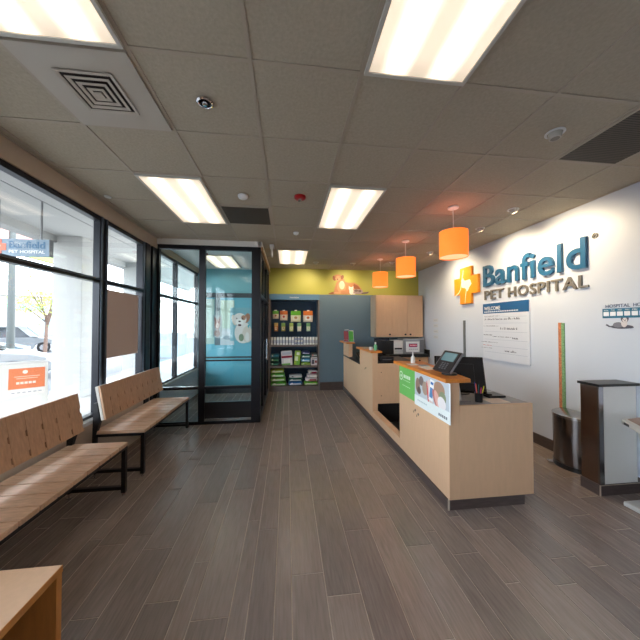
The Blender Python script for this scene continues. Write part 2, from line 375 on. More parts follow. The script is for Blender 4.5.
def grille(x0,x1,y0,y1,label):
    g=thing('return_grille',label,'air vent',((x0+x1)/2,(y0+y1)/2,CZ-.01),)
    b=MB(); b.box(x0,x1,y0,y0+.02,CZ-.012,CZ-.006).box(x0,x1,y1-.02,y1,CZ-.012,CZ-.006).box(x0,x0+.02,y0+.02,y1-.02,CZ-.012,CZ-.006).box(x1-.02,x1,y0+.02,y1-.02,CZ-.012,CZ-.006)
    b.build('border',gridm,g)
    b=MB(); n=28
    for i in range(n):
        y=y0+.02+(y1-y0-.04)*(i+.5)/n; b.box(x0+.02,x1-.02,y-.006,y+.006,CZ-.011,CZ-.0085)
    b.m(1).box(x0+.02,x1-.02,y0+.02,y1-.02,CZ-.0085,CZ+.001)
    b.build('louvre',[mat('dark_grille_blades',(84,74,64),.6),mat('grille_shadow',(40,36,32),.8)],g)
grille(-.80,-.212,3.32,3.91,'dark square return grille in the ceiling, left of the red strobe')
grille(2.25,2.84,1.49,2.08,'large dark return grille in the ceiling at the upper right edge')
def round_fit(name,label,cat,x,y,r,mats,prof,z=CZ-.006,tail=None):
    return tag(MB().lathe(prof,(x,y,z),28).build(name,mats,None,smooth=True),label,cat)
s=thing('ceiling_speaker','round chrome rimmed dark ceiling fitting near the square air diffuser','ceiling speaker',(-.518,1.786,CZ-.006))
MB().lathe([(.05,0),(.05,-.008),(.04,-.014),(.036,-.010),(.034,-.002)],(-.518,1.786,CZ-.006),28).build('rim',chrome,s,smooth=True)
MB().lathe([(.034,-.002),(.03,-.012),(.0,-.012)],(-.518,1.786,CZ-.006),24).build('dome',mat('dark_lens',(24,26,40),.15),s,smooth=True)
MB().lathe([(.018,-.012),(.015,-.02),(0,-.022)],(-.518,1.786,CZ-.006),16).build('centre_cap',chrome,s,smooth=True)
tag(MB().lathe([(.055,0),(.055,-.012),(.045,-.03),(.025,-.04),(0,-.042)],(-.48,3.047,CZ-.006),28).build('smoke_detector',white,None,smooth=True),'white round smoke detector on the ceiling in front of the dark grille','smoke detector')
tag(MB().lathe([(.04,0),(.04,-.01),(.035,-.03),(.018,-.04),(0,-.042)],(.127,4.173,CZ-.006),28).build('smoke_detector',white,None,smooth=True),'small white detector on the ceiling farther back, behind the red strobe','smoke detector')
tag(MB().lathe([(.035,0),(.03,-.01),(0,-.012)],(-1.949,3.243,CZ-.006),16).build('ceiling_sensor',white,None,smooth=True),'tiny white sensor on the ceiling by the window header','sensor')
s=thing('fire_strobe','red round fire alarm strobe with clear lens on the ceiling','fire alarm',(.134,2.997,CZ-.006))
MB().lathe([(.062,0),(.062,-.02),(.05,-.03),(0,-.031)],(.134,2.997,CZ-.006),28).build('base',mat('fire_red_plastic',(170,16,22),.35),s,smooth=True)
MB().lathe([(.022,-.03),(.02,-.05),(0,-.056)],(.134,2.997,CZ-.006),16).build('lens',chrome,s,smooth=True)
q=copy_tree(s); q.location=(-1.56,5.42,2.984); tag(q,'red fire strobe on the ceiling inside the glazed vestibule','fire alarm')
def hang_sign():
    s=thing('hanging_sign','white edge-on sign hanging from the ceiling beside the vestibule corner','sign',(-.27,4.92,CZ-.16))
    box('sign_panel',white,s,-.285,-.262,4.80,5.04,CZ-.19,CZ-.05)
    box('mount',white,s,-.31,-.235,4.84,5.0,CZ-.05,CZ-.006)
hang_sign()
lens=mat('spot_lens',(255,240,210),.3,emit=(255,225,180),es=6)
offl=mat('spot_lens_off',(120,116,110),.3)
def eyeball(x,y,label,target=None,power=0,angle=50,blend=.6):
    e=thing('spotlight',label,'spotlight',(x,y,CZ-.006))
    MB().lathe([(.062,0),(.062,-.005),(.048,-.008),(.046,0)],(x,y,CZ-.006),28).build('trim_ring',white,e,smooth=True)
    d=Vector((.0,0,-1)) if target is None else (Vector(target)-Vector((x,y,CZ))).normalized()
    dd=(d+Vector((0,0,-.8))).normalized(); c=Vector((x,y,CZ-.004))
    b=MB(); b.m(0).cyl(c,c+dd*.045,.043,.036,24).m(1).cyl(c+dd*.0455,c+dd*.047,.028,.028,20)
    b.build('eyeball',[mat('spot_housing',(190,186,180),.4),lens if power else offl],e,smooth=True)
    if power:
        L=bpy.data.lights.new('spot_lamp','SPOT'); L.energy=power; L.color=(1,.80,.52); L.spot_size=math.radians(angle); L.spot_blend=blend; L.shadow_soft_size=.03
        o=bpy.data.objects.new('spot_lamp',L); COL.objects.link(o); o.parent=e; o.location=dd*.07
        o.rotation_euler=d.to_track_quat('-Z','Y').to_euler()
eyeball(1.938,1.777,'round unlit eyeball spotlight in the ceiling, nearest to the camera')
eyeball(2.719,3.032,'ceiling spotlight aimed at the end of the blue lettering',(RW,2.95,2.35),SPW:=44,118,1)
eyeball(2.775,3.687,'ceiling spotlight aimed at the middle of the blue lettering',(RW,3.75,2.35),SPW,118,1)
eyeball(2.729,5.019,'ceiling spotlight aimed at the orange cross emblem',(RW,5.1,2.3),SPW,118,1)
eyeball(2.319,5.918,'ceiling spotlight near the wall cabinet',(2.5,BW,2.5),15,90,1)
eyeball(1.477,6.117,'ceiling spotlight above the lying dog mural',(1.45,BW,2.5),26,100,1)
eyeball(.633,6.117,'ceiling spotlight shining on the yellow wall above the shelves',(.40,BW,2.45),26,100,1)
# reflection fitting on right wall: small up-lit spot near the hours sign
# ---------------------------------------------------------------- pendant lamps
shade=mat('orange_fabric_shade',(238,134,56),.8,emit=(255,128,44),es=.6,noise=.04,scale=80)
bulbd=mat('peach_shade_diffuser',(250,200,160),.6,emit=(255,178,130),es=.75)
P0=thing('pendant_lamp','x','pendant lamp',(1.96,3.06,CZ-.006))
x,y=1.96,3.06
MB().lathe([(.06,0),(.06,-.015),(.045,-.022),(0,-.022)],(x,y,CZ-.006),28).build('canopy',white,P0,smooth=True)
MB().cyl((x,y,CZ-.02),(x,y,2.73),.004,n=8).build('cord',white,P0,smooth=True)
b=MB().lathe([(.158,2.435),(.158,2.74),(.154,2.74),(.154,2.435),(.158,2.435)],(x,y,0),40)
b.build('lamp_shade',shade,P0,smooth=True)
MB().lathe([(.154,2.445),(0,2.445)],(x,y,0),32).build('diffuser',bulbd,P0)
b=MB().cyl((x,y,2.68),(x,y,2.75),.02,n=12)
for a in range(3): b.cyl((x,y,2.72),(x+.154*math.cos(a*2.094),y+.154*math.sin(a*2.094),2.72),.002,n=6)
b.build('shade_fitter',white,P0)
PG='orange drum pendants over the reception counter'
tag(P0,'nearest and largest orange drum pendant lamp, closest to the cross emblem','pendant lamp',PG)
for yy,l in ((4.385,'middle one of the three orange drum pendant lamps'),(5.655,'farthest and smallest orange drum pendant lamp')):
    o=copy_tree(P0); o.location=(1.955,yy,CZ-.006); tag(o,l,'pendant lamp',PG)
for yy in (3.06,4.385,5.655):
    L=bpy.data.lights.new('bulb','POINT'); L.energy=9; L.color=(1,.5,.2); L.shadow_soft_size=.05
for o in [x for x in bpy.data.objects if x.name.startswith('pendant_lamp')]:
    for z,e in ((-.14,.15),(-.68,3)):
        L=bpy.data.lights.new('bulb','POINT' if z>-.3 else 'SPOT'); L.energy=e; L.color=(1,.7,.45) if z>-.3 else (1,.75,.5); L.shadow_soft_size=.06
        if z<-.3: L.spot_size=2.4; L.spot_blend=1
        q=bpy.data.objects.new('bulb',L); COL.objects.link(q); q.parent=o; q.location=(0,0,z)
# ---------------------------------------------------------------- wall sign
AX=(0,-1,0); AZ=(0,0,1)
sg=thing('wall_sign','raised blue and grey Banfield PET HOSPITAL lettering with orange cross on the right wall','sign',(RW,4.0,2.06))
bluel=mat('blue_sign_letter',(34,92,130),.35); greyl=mat('grey_sign_letter',(112,108,102),.4); org=mat('orange_sign_cross',(240,150,34),.4)
text('Banfield','banfield_lettering',bluel,sg,(RW-.001,4.44,2.285),AX,AZ,1.67,.37,.035,.012,1.05)
text('PET','pet_lettering',greyl,sg,(RW-.001,4.43,2.065),AX,AZ,.43,.155,.022,.018,1.1)
text('HOSPITAL','hospital_lettering',greyl,sg,(RW-.001,3.91,2.06),AX,AZ,1.15,.155,.022,.018,1.1)
text('®','registered_mark',greyl,sg,(RW-.001,2.72,2.60),AX,AZ,.06,.06,.01,.01)
# orange cross with white animal shape
def crs(c,h,t): return [(c[0]-t,c[1]-h),(c[0]+t,c[1]-h),(c[0]+t,c[1]-t),(c[0]+h,c[1]-t),(c[0]+h,c[1]+t),(c[0]+t,c[1]+t),(c[0]+t,c[1]+h),(c[0]-t,c[1]+h),(c[0]-t,c[1]+t),(c[0]-h,c[1]+t),(c[0]-h,c[1]-t),(c[0]-t,c[1]-t)]
cr=[(RW,4.90-u,2.385+v_) for u,v_ in crs((0,0),.35,.165)]
MB().prism(cr,(-.05,0,0)).build('cross',org,sg,bevel=.004)
p=Pic((RW-.051,4.90,2.385),AX,AZ); wc=mat('cream_sign_inlay',(252,240,205),.5)
p.poly(wc,[(-.12,.12),(-.06,.15),(-.01,.09),(.14,.10),(.18,.01),(.11,-.05),(.07,-.12),(0,-.05),(-.10,-.03)])
p.poly(wc,[(-.06,.30),(-.045,.30),(-.09,.10),(-.13,-.06),(-.20,-.14),(-.30,-.17),(-.30,-.155),(-.21,-.12),(-.145,-.05),(-.11,.10)])
p.poly(wc,[(.035,-.05),(.05,-.06),(.02,-.2),(.0,-.34),(-.015,-.34),(.005,-.18)])
p.done('emblem_inlay',sg)
# welcome board
wb=thing('whiteboard','white WELCOME board with blue header and handwriting, under the wall lettering','whiteboard',(RW,4.05,1.05))
box('board',mat('board_white',(214,218,228),.3),wb,RW-.02,RW,3.535,4.465,1.06,1.995)
p=Pic((RW-.0205,4.465,1.06),AX,AZ); p.rect((28,88,138),0,.765,.93,.935)
for vv in (.70,.60,.46,.33,.22,.12): p.rect((170,178,196),.04,vv,.90,vv+.004)
rr=random.Random(3)
def scr(c,u0,u1,v0,hh=.018):
    u=u0
    while u<u1:
        w=rr.uniform(.006,.018); h=rr.uniform(.4,1)*hh; t=rr.uniform(-.006,.006)
        p.poly(c,[(u,v0),(u+.006,v0),(u+t+.009,v0+h),(u+t+.001,v0+h)]); p.poly(c,[(u+t+.001,v0+h*.5),(u+w,v0+.002),(u+w,v0+.007),(u+t+.001,v0+h*.5+.005)]); u+=w+(.02 if rr.random()<.2 else .003)
for a in ((.04,.38,.715,.012),(.05,.8,.655,.035),(.06,.4,.55,.014),(.44,.78,.50,.04),(.08,.3,.40,.02),(.3,.7,.38,.014),(.7,.8,.36,.03),(.05,.42,.285,.014),(.05,.3,.19,.012),(.58,.8,.16,.035)): scr((70,74,96),*a)
scr((200,90,90),.12,.32,.235,.012)
p.done('writing',wb)
text('WELCOME','header_lettering',white,wb,(RW-.0215,4.43,1.88),AX,AZ,.36,.062,.001,.015)
text('TO BANFIELD. THE HOSPITAL FOR PETS','header_small_lettering',white,wb,(RW-.0215,4.48,1.835),AX,AZ,.62,.022,.001,.01) if False else None
p=Pic((RW-.0214,4.43,1.845),AX,AZ)
for k in range(16): p.rect((220,226,236),k*.045,0,k*.045+.036,.018)
p.done('header_small_line',wb)
# hours sign
hs=thing('hours_sign','HOSPITAL HOURS wall decal with blue day table and lying dog picture','sign',(RW,2.3,1.6))
text('HOSPITAL','hours_lettering',mat('slate_print',(92,104,128),.5),hs,(RW-.004,2.60,1.815),AX,AZ,.215,.035,.002,.01)
text('HOURS','hours_lettering',mat('slate_print',(92,104,128),.5),hs,(RW-.004,2.36,1.815),AX,AZ,.14,.035,.002,.01)
p=Pic((RW-.003,2.632,1.705),AX,AZ); p.rect((40,108,140),0,0,.45,.10)
for k in range(7): p.rect((232,234,240),.010+k*.062,.022,.010+k*.062+.05,.066)
p.done('hours_table',hs)
DAYS=['MON','TUE','WED','THU','FRI','SAT','SUN']
for k,dn in enumerate(DAYS): text(dn,'day_lettering',white,hs,(RW-.0045,2.632-.016-k*.062,1.705+.076),AX,AZ,.038,.014,.001,.005)
p=Pic((RW-.003,2.605,1.58),AX,AZ); D=(84,84,98); W_=(214,206,208)
_e,_p=p.el,p.poly
p.el=lambda c,u,v_,a,b_,rot=0:(_e(c,u*.76,v_*.95,a*.76,b_*.95,rot),p)[1]
p.poly=lambda c,pts:(_p(c,pts if abs(pts[0][0])>9 else [(u,v_) for u,v_ in pts]),p)[1]
p.el(D,.19,.035,.13,.022).poly(D,[(.0,.05),(.03,.03),(.12,.02),(.12,.035),(.04,.042),(.012,.062)]).el((120,120,132),.15,.055,.06,.03).el(W_,.22,.075,.035,.045).el(D,.205,.11,.018,.03,.4).el(D,.25,.11,.018,.03,-.4).el(W_,.228,.105,.028,.025).el((30,26,30),.23,.10,.007,.006).el((30,26,30),.218,.112,.004,.004).el((30,26,30),.24,.112,.004,.004).el(D,.28,.03,.045,.012)
p.el((210,120,124),.42,.06,.03,.018).el((210,120,124),.44,.045,.02,.015)
p.done('dog_picture',hs)
# hanging strips
st=thing('growth_ruler','tall orange and green strip hanging on the wall above the steel bin','ruler',(RW,3.1,.75))
box('orange_strip',mat('orange_patterned_strip',(190,116,78),.6,noise=.35,scale=60),st,RW-.012,RW,3.085,3.125,.52,1.66)
box('green_strip',mat('green_patterned_strip',(120,160,112),.6,noise=.35,scale=60),st,RW-.014,RW,3.05,3.085,.52,1.655)
rbox('cable_channel','slim grey vertical channel on the wall behind the computer monitor','cable channel',mat('grey_channel',(120,124,126),.4,metal=.5),RW-.02,RW,4.97,5.02,.95,1.72)
p=Pic((RW-.003,6.15,1.3),AX,AZ)
ns=thing('wall_notice','faint small white notice sheets on wall right of the cabinets','notice',(RW,6.1,1.2))
for k in range(4): p.rect((205,206,210),0,.02+k*.13,.2,.09+k*.13).rect((170,172,180),.03,.05+k*.13,.17,.06+k*.13)
p.done('sheets',ns)
# dog and kitten mural on the yellow wall
mu=thing('wall_mural','printed cutout of a golden dog and tabby kitten lying on the yellow wall','mural',(1.5,BW,2.39))
p=Pic((1.02,BW-.003,2.40),(1,0,0),(0,0,1)); F=(196,132,88); F2=(214,156,108); F3=(150,88,56); F4=(236,214,180)
k=1.12/640*1.0
def U(u): return u*.00182
def V(v_): return (398-v_)*.00182*1.05
p.poly(F3,[(U(0),V(385)),(U(60),V(360)),(U(160),V(350)),(U(260),V(370)),(U(280),V(392)),(U(30),V(392))])
p.poly(F,[(U(80),V(345)),(U(100),V(290)),(U(120),V(230)),(U(160),V(190)),(U(225),V(185)),(U(245),V(225)),(U(300),V(238)),(U(370),V(232)),(U(430),V(262)),(U(470),V(310)),(U(500),V(350)),(U(480),V(385)),(U(300),V(390)),(U(120),V(390))])
p.poly(F3,[(U(370),V(250)),(U(430),V(280)),(U(470),V(330)),(U(480),V(360)),(U(400),V(330)),(U(350),V(290))])
p.el(F2,U(190),V(300),.11,.15).el(F4,U(195),V(270),.07,.11)
p.el(F,U(140),V(170),.125,.08).el(F3,U(85),V(180),.035,.065,.3).el(F3,U(200),V(165),.04,.06,-.4).el(F2,U(140),V(178),.07,.06).el((50,34,28),U(112),V(165),.009,.009).el((50,34,28),U(165),V(163),.009,.009).el((40,26,24),U(132),V(190),.02,.013)
p.el(F2,U(130),V(375),.1,.03).el(F,U(230),V(360),.1,.04)
p.done('dog_figure',mu)
p=Pic((1.02,BW-.010,2.40),(1,0,0),(0,0,1)); K=(168,146,142); K2=(236,226,214); K3=(110,90,90)
p.poly(K3,[(U(460),V(372)),(U(520),V(358)),(U(590),V(350)),(U(560),V(378)),(U(480),V(386))])
p.el(K,U(420),V(352),.14,.065).el(K3,U(400),V(340),.05,.03).el(K3,U(450),V(345),.04,.03).el(K2,U(330),V(350),.055,.085)
p.poly(K2,[(U(292),V(320)),(U(292),V(278)),(U(318),V(300)),(U(335),V(300)),(U(358),V(275)),(U(358),V(320))]).el(K2,U(325),V(320),.055,.05).el((40,40,36),U(312),V(316),.008,.008).el((40,40,36),U(338),V(316),.008,.008).el((150,90,90),U(325),V(332),.008,.006).el(K2,U(360),V(385),.05,.015)
p.done('kitten_figure',mu)
# ---------------------------------------------------------------- reception counter
G=1.41
rc=thing('reception_counter','long maple reception counter with dark tile plinth and raised orange wood tops','counter',(G,4.5,0))
b=MB(); b.m(0).box(G+.0,G+.10,2.31,BW-.02,0,.10).box(G+.10,2.15,2.31,2.41,0,.10)
b.m(1).box(G-.002,G+.012,2.308,2.316,0,.10)
b.build('plinth',[toe,grout],rc)
box('plinth_trim',steel,rc,G-.003,G+.0,2.31,BW-.02,.094,.100)
box('end_panel',tan,rc,G+.10,2.225,2.29,2.315,.10,.918,bevel=.002)
box('front_panel',tan,rc,G,G+.10,2.29,3.37,.10,1.125,bevel=.002)
box('front_ledge',tanh,rc,G,G+.10,3.37,4.48,.10,.20,bevel=.002)
box('front_panel',tan,rc,G,G+.09,4.48,5.30,.10,1.165,bevel=.002)
box('front_panel',tan,rc,G,G+.09,5.30,BW-.02,.10,.862,bevel=.002)
box('riser',tan,rc,G,G+.09,6.28,BW-.02,.862,1.205,bevel=.002)
box('side_panel',tan,rc,G+.09,2.20,4.48,4.505,.32,.985,bevel=.002)
b=MB(); b.box(G+.09,2.20,4.49,4.52,.0,.32).box(G+.10,2.30,3.39,4.48,0,.012); b.build('knee_recess',blacktop,rc)
box('side_panel',tan,rc,G+.10,2.22,3.345,3.37,.10,.89)
box('back_panel',tan,rc,2.19,2.21,2.315,2.9,.10,.89)
MB().prism([(1.365,2.262,1.125),(1.60,2.262,1.125),(1.75,3.40,1.125),(1.395,3.53,1.125)],(0,0,.034)).build('transaction_top',orangew,rc,bevel=.003)
MB().prism([(1.37,4.44,1.165),(1.565,4.44,1.165),(1.60,5.36,1.165),(1.37,5.42,1.165)],(0,0,.032)).build('transaction_top',orangew,rc,bevel=.003)
MB().prism([(1.33,6.15,1.205),(1.53,6.15,1.205),(1.55,6.88,1.205),(1.31,6.88,1.205)],(0,0,.032)).build('transaction_top',orangew,rc,bevel=.003)
box('worktop',greytop,rc,G+.10,2.22,2.317,3.345,.890,.915,bevel=.002)
box('worktop',blacktop,rc,G+.09,2.20,4.50,5.30,.985,1.01)
box('worktop',blacktop,rc,G-.005,2.20,5.30,BW-.02,.862,.892)
for yy,zz in ((4.476,.84),(4.476,.45)): MB().cyl((1.56,yy,zz),(1.56,yy+.004,zz),.007,n=10).build('screw_cap',blackm,rc)
for yy,zz in ((2.93,.69),(2.86,.665)): MB().cyl((G,yy,zz),(G-.004,yy,zz),.014).tube([(G-.004,yy,zz),(G-.02,yy,zz-.005),(G-.02,yy,zz-.025)],.004).build('leash_hook',chrome,rc,smooth=True)
b=MB(); b.tube([(G-.004,4.86,.86),(G-.02,4.86,.855),(G-.02,4.86,.835)],.004).cyl((G,4.86,.86),(G-.004,4.86,.86),.014); b.build('leash_hook',chrome,rc,smooth=True)
# poster on counter front: u from far (left) to near
cp=thing('counter_poster','green and photo banner of a phone in a hand, stuck on counter front','poster',(G,2.8,.8))
p=Pic((G-.002,3.365,.76),AX,AZ)
p.poly((112,190,96),[(0,0.02),(.43,.02),(.43,.37),(0,.365)])
p.rect((226,234,240),.43,.0,1.105,.36)
p.rect((196,206,216),.43,.11,1.085,.35)
for (u,v_,a,c,col) in ((.50,.22,.05,.08,(150,120,104)),(.58,.28,.05,.05,(120,104,100)),(.66,.22,.06,.07,(170,150,136)),(.53,.17,.04,.04,(90,74,70)),(.92,.26,.10,.08,(176,140,118)),(.98,.2,.06,.06,(140,150,120))): p.el(col,u,v_,a,c)
p.el((226,206,204),.76,.20,.05,.13,.2).el((206,70,80),.715,.19,.012,.12,.15)
p.poly((244,246,250),[(.73,.13),(.81,.12),(.845,.33),(.77,.34)]).poly((88,140,200),[(.745,.16),(.808,.152),(.828,.25),(.768,.26)]).poly((60,110,180),[(.775,.29),(.825,.285),(.83,.31),(.78,.315)])
p.el((196,120,116),.86,.17,.035,.09,.5).el((230,180,170),.90,.16,.04,.1,.5).el((240,236,240),.97,.15,.07,.06,-.3)
p.rect((236,244,246),.43,.0,1.105,.105)
for k in range(6): p.rect((190,206,212),.50+k*.035,.055,.525+k*.035,.07)
for k in range(5): p.rect((120,130,140),.92+k*.03,.03,.942+k*.03,.055)
p.el((220,240,216),.075,.25,.055,.055).el((112,190,96),.075,.25,.04,.04).el((220,240,216),.075,.25,.02,.02)
for k,(a,c) in enumerate(((.15,.19),(.20,.235),(.245,.275),(.285,.33))): p.rect((224,242,220),a,.235,c,.275)
for k in range(5): p.rect((190,226,182),.14+k*.04,.205,.17+k*.04,.215); p.rect((190,226,182),.12+k*.045,.14,.155+k*.045,.15)
p.done('printed_sheet',cp)
# items on near counter
def monitor(name,label,c,n,w,h,cat='monitor',screen=False):
    """c: centre of panel, n: direction the back faces"""
    n=Vector(n).normalized(); side=Vector((-n.y,n.x,0)).normalized(); up=n.cross(side); up=up if up.z>0 else -up
    c=Vector(c); return n,side,up,c
pc=thing('computer_monitor','large black monitor seen from behind, tilted on the near desk','monitor',(1.85,2.85,.915))
n,sd,up,c=monitor('','',(1.795,2.72,1.115),(-.38,-.88,.42),.46,.38)
MB().obox(c,sd,up,n,.235,.19,.012).build('screen',mat('black_glossy_screen',(10,10,14),.1),pc,bevel=.004)
MB().obox(c+n*.022,sd,up,n,.225,.175,.012).obox(c+n*.045,sd,up,n,.13,.10,.014).build('back_shell',mat('black_plastic',(26,26,32),.4),pc,bevel=.008)
b=MB(); q=c+n*.05; b.tube([q,(q.x-.01,q.y-.02,q.z-.1),(1.80,2.75,.93)],.018,12); b.m(0).lathe([(0,0),(.11,0),(.11,.012),(.02,.022),(0,.022)],(1.81,2.76,.915),24); b.build('stand',mat('black_plastic',(26,26,32),.4),pc,smooth=True)
pt=thing('payment_terminal','black card payment terminal on stand at the near orange counter top','card reader',(1.52,2.62,1.159))
c=Vector((1.535,2.50,1.275)); n=Vector((-.70,-.24,.66)).normalized(); sd=Vector((-.24,.97,0)).normalized(); up=n.cross(sd).normalized(); up=up if up.z>0 else -up; sd=up.cross(n)
MB().obox(c,sd,up,n,.10,.12,.02).build('body',mat('black_plastic',(26,26,32),.4),pt,bevel=.01)
MB().obox(c+n*.021+up*.045,sd,up,n,.072,.048,.002).build('display',mat('terminal_display',(70,104,112),.2,emit=(110,160,170),es=.12),pt)
b=MB()
for i in range(3):
    for j in range(4): b.obox(c+n*.021-up*(.03+.02*j)+sd*(-.03+.03*i),sd,up,n,.009,.006,.003)
b.build('keypad',mat('grey_keys',(90,92,98),.5),pt)
for q in (1,-1): MB().obox(c+n*.006+sd*.102*q,sd,up,n,.004,.118,.008).build('side_rim',mat('silver_rim',(120,120,126),.3,metal=.8),pt)
MB().tube([c-n*.01-up*.02,(1.55,2.50,1.20),(1.55,2.50,1.165)],.022,12).lathe([(0,0),(.07,0),(.065,.015),(0,.02)],(1.54,2.49,1.159),24).build('stand',mat('black_plastic',(26,26,32),.4),pt,smooth=True)
ss=thing('counter_sign','small white sign with red and blue print on stand, far end of near counter','sign',(1.575,3.30,1.159))
box('sign_face',white,ss,1.475,1.645,3.295,3.31,1.295,1.425,bevel=.003)
p=Pic((1.475,3.2945,1.295),(1,0,0),(0,0,1)); p.rect((60,70,130),.03,.06,.14,.105).rect((204,40,56),.035,.068,.135,.098)
for k in range(5): p.rect((236,200,206),.045+k*.018,.076,.057+k*.018,.09)
for k in range(5): p.rect((150,160,170),.03+k*.024,.03,.048+k*.024,.04)
p.done('printed_face',ss)
MB().cyl((1.56,3.302,1.175),(1.56,3.302,1.30),.009,.006,12).lathe([(0,0),(.028,0),(.03,.03),(.02,.075),(.009,.09)],(1.56,3.302,1.159),20).build('stand',white,ss,smooth=True)
for i,(x0,x1,y0,y1,m_,l) in enumerate([(1.44,1.55,3.10,3.22,(232,226,218),'white paper sheet beside the counter sign stand'),(1.47,1.60,2.78,2.98,(226,218,206),'white paper sheet behind the payment terminal'),(1.52,1.62,3.0,3.12,(150,160,166),'grey leaflet lying mid near counter')]):
    rbox('paper_sheet',l,'paper',flat(*m_),x0,x1,y0,y1,1.1592,1.1625)
# desk items
pcu=thing('pen_cup','black pen cup full of coloured pens at the desk end','pen cup',(1.775,2.40,.915))
MB().lathe([(0,0),(.032,0),(.036,.085),(.033,.085),(.03,.004),(0,.004)],(1.775,2.40,.915),20).build('cup',blackm,pcu,smooth=True)
for i,(dx,dy,col,h) in enumerate([(-.015,0,(240,110,80),.15),(.01,.01,(60,170,170),.14),(.02,-.01,(220,220,60),.13),(0,-.018,(200,60,130),.12),(-.01,.015,(60,70,160),.16),(.005,0,(30,30,30),.17)]):
    MB().cyl((1.775+dx*.6,2.40+dy*.6,.92),(1.775+dx*1.8,2.40+dy*1.8,.915+h),.005,.005,8).cyl((1.775+dx*1.8,2.40+dy*1.8,.915+h),(1.775+dx*1.95,2.40+dy*1.95,.915+h+.02),.006,.003,8).build('pen',flat(*col),pcu)
rbox('paper_sheet','pale paper sheet lying on grey desk beside the pen cup','paper',flat(226,210,196),1.86,2.05,2.34,2.49,.9152,.918)
ph=thing('desk_phone','dark desk phone behind the pen cup','phone',(1.98,2.64,.915))
MB().prism([(1.96,2.50,.915),(2.14,2.50,.915),(2.14,2.50,.935),(1.96,2.50,.935)],(0,.16,0)).build('base',blackm,ph,bevel=.005)
MB().box(1.96,2.0,2.505,2.655,.935,.955).build('handset',blackm,ph,bevel=.008)
dh=thing('document_holder','white document holder with papers tucked under the raised counter end','document holder',(1.60,2.45,.915))
b=MB(); b.obox((1.60,2.46,1.0),(1,0,0),(0,.3,1),(0,-1,.3),.03,.08,.004).obox((1.625,2.50,.995),(1,0,0),(0,.3,1),(0,-1,.3),.03,.075,.004); b.build('papers',white,dh)
box('tray',mat('grey_tray',(150,150,156),.4),dh,1.55,1.70,2.40,2.56,.9155,.925)
# second (far) desk objects
pm=thing('computer_monitor','dark monitor on the far desk below the wall cabinet','monitor',(1.86,5.0,1.01))
box('screen',blacktop,pm,1.62,1.98,4.98,5.01,1.09,1.34,bevel=.004); MB().box(1.77,1.83,5.0,5.03,1.02,1.15).box(1.70,1.90,4.95,5.08,1.01,1.022).build('stand',blackm,pm)
pr=thing('label_printer','squat black printer at near edge of far desk','printer',(1.66,4.62,1.01))
box('body',mat('black_plastic',(26,26,32),.4),pr,1.56,1.80,4.53,4.75,1.01,1.09,bevel=.008); box('paper_slot',flat(120,124,130),pr,1.60,1.76,4.525,4.53,1.04,1.048)
ph2=thing('desk_phone','dark phone on black low ledge near counter far end','phone',(1.50,5.5,.892))
MB().prism([(1.44,5.42,.892),(1.44,5.70,.892),(1.44,5.70,1.06),(1.44,5.42,.95)],(.18,0,0)).build('base',blackm,ph2,bevel=.006)
MB().obox((1.48,5.56,1.03),(1,0,0),(0,1,.38),(0,-.38,1),.022,.10,.014).build('handset',blackm,ph2,bevel=.008)
# things on the middle orange top
bt=thing('spray_bottle','small green and white bottle on the middle orange top','bottle',(1.50,4.60,1.197))
MB().lathe([(0,0),(.028,0),(.028,.08),(.012,.105),(0,.105)],(1.50,4.60,1.197),16).build('body',flat(96,170,120),bt,smooth=True); MB().lathe([(.012,.10),(.014,.14),(0,.142)],(1.50,4.60,1.197),12).build('cap',white,bt,smooth=True)
tag(MB().lathe([(0,0),(.03,0),(.032,.05),(0,.05)],(1.46,4.72,1.197),16).build('small_tub',white,None,smooth=True),'short white tub next to the green bottle on the middle orange top','tub')
rbox('leaflet_stack','low stack of leaflets on the middle orange top','leaflets',flat(170,166,150),1.42,1.54,4.95,5.12,1.1972,1.212)
for i,(x0,x1,cols,l) in enumerate([(1.31,1.42,((150,70,80),(90,110,140),(200,200,206)),'left brochure holder with reddish leaflets on farthest orange top'),(1.43,1.54,((90,180,80),(230,232,230),(80,120,150)),'right brochure holder with bright green leaflets on farthest orange top')]):
    h=thing('brochure_holder',l,'brochure holder',((x0+x1)/2,6.32,1.237))
    b=MB(); b.box(x0,x1,6.28,6.36,1.237,1.25).box(x0,x1,6.28,6.285,1.25,1.29).box(x0,x0+.004,6.28,6.36,1.25,1.3).box(x1-.004,x1,6.28,6.36,1.25,1.3); b.build('tray',mat('clear_grey_acrylic',(180,186,190),.15),h)
    for j,cc in enumerate(cols): MB().obox(((x0+x1)/2+(.012*(j-1)),6.30+.02*j,1.37+.02*j),(1,0,.1*(j-1)),(0,.2,1),(0,-1,.2),.05,.12,.003).build('leaflet',flat(*cc),h)
# ---------------------------------------------------------------- back cabinets
cb=thing('base_cabinet','maple base cabinet with drawers against back wall under the printer','cabinet',(2.75,6.6,0))
box('body',tan,cb,2.10,RW-.02,6.37,BW-.02,.08,.86)
for k in range(3):
    x0=2.12+k*.42; o=box('drawer',tan,cb,x0,x0+.41,6.35,6.37,.69,.85,bevel=.002); MB().cyl((x0+.205,6.325,.78),(x0+.205,6.35,.78),.018).build('knob',blackm,o)
    o=box('door',tan,cb,x0,x0+.41,6.35,6.37,.09,.68,bevel=.002); MB().cyl((x0+.37,6.325,.62),(x0+.37,6.35,.62),.018).build('knob',blackm,o)
wt=thing('black_worktop','black worktop with upstand on the far base cabinet','worktop',(2.75,6.6,.86))
box('slab',blacktop,wt,2.09,RW-.002,6.33,BW-.002,.862,.93); b=MB(); b.box(2.09,RW-.002,BW-.03,BW-.002,.93,1.03).box(RW-.03,RW-.002,6.33,BW-.03,.93,1.03); b.build('upstand',blacktop,wt)
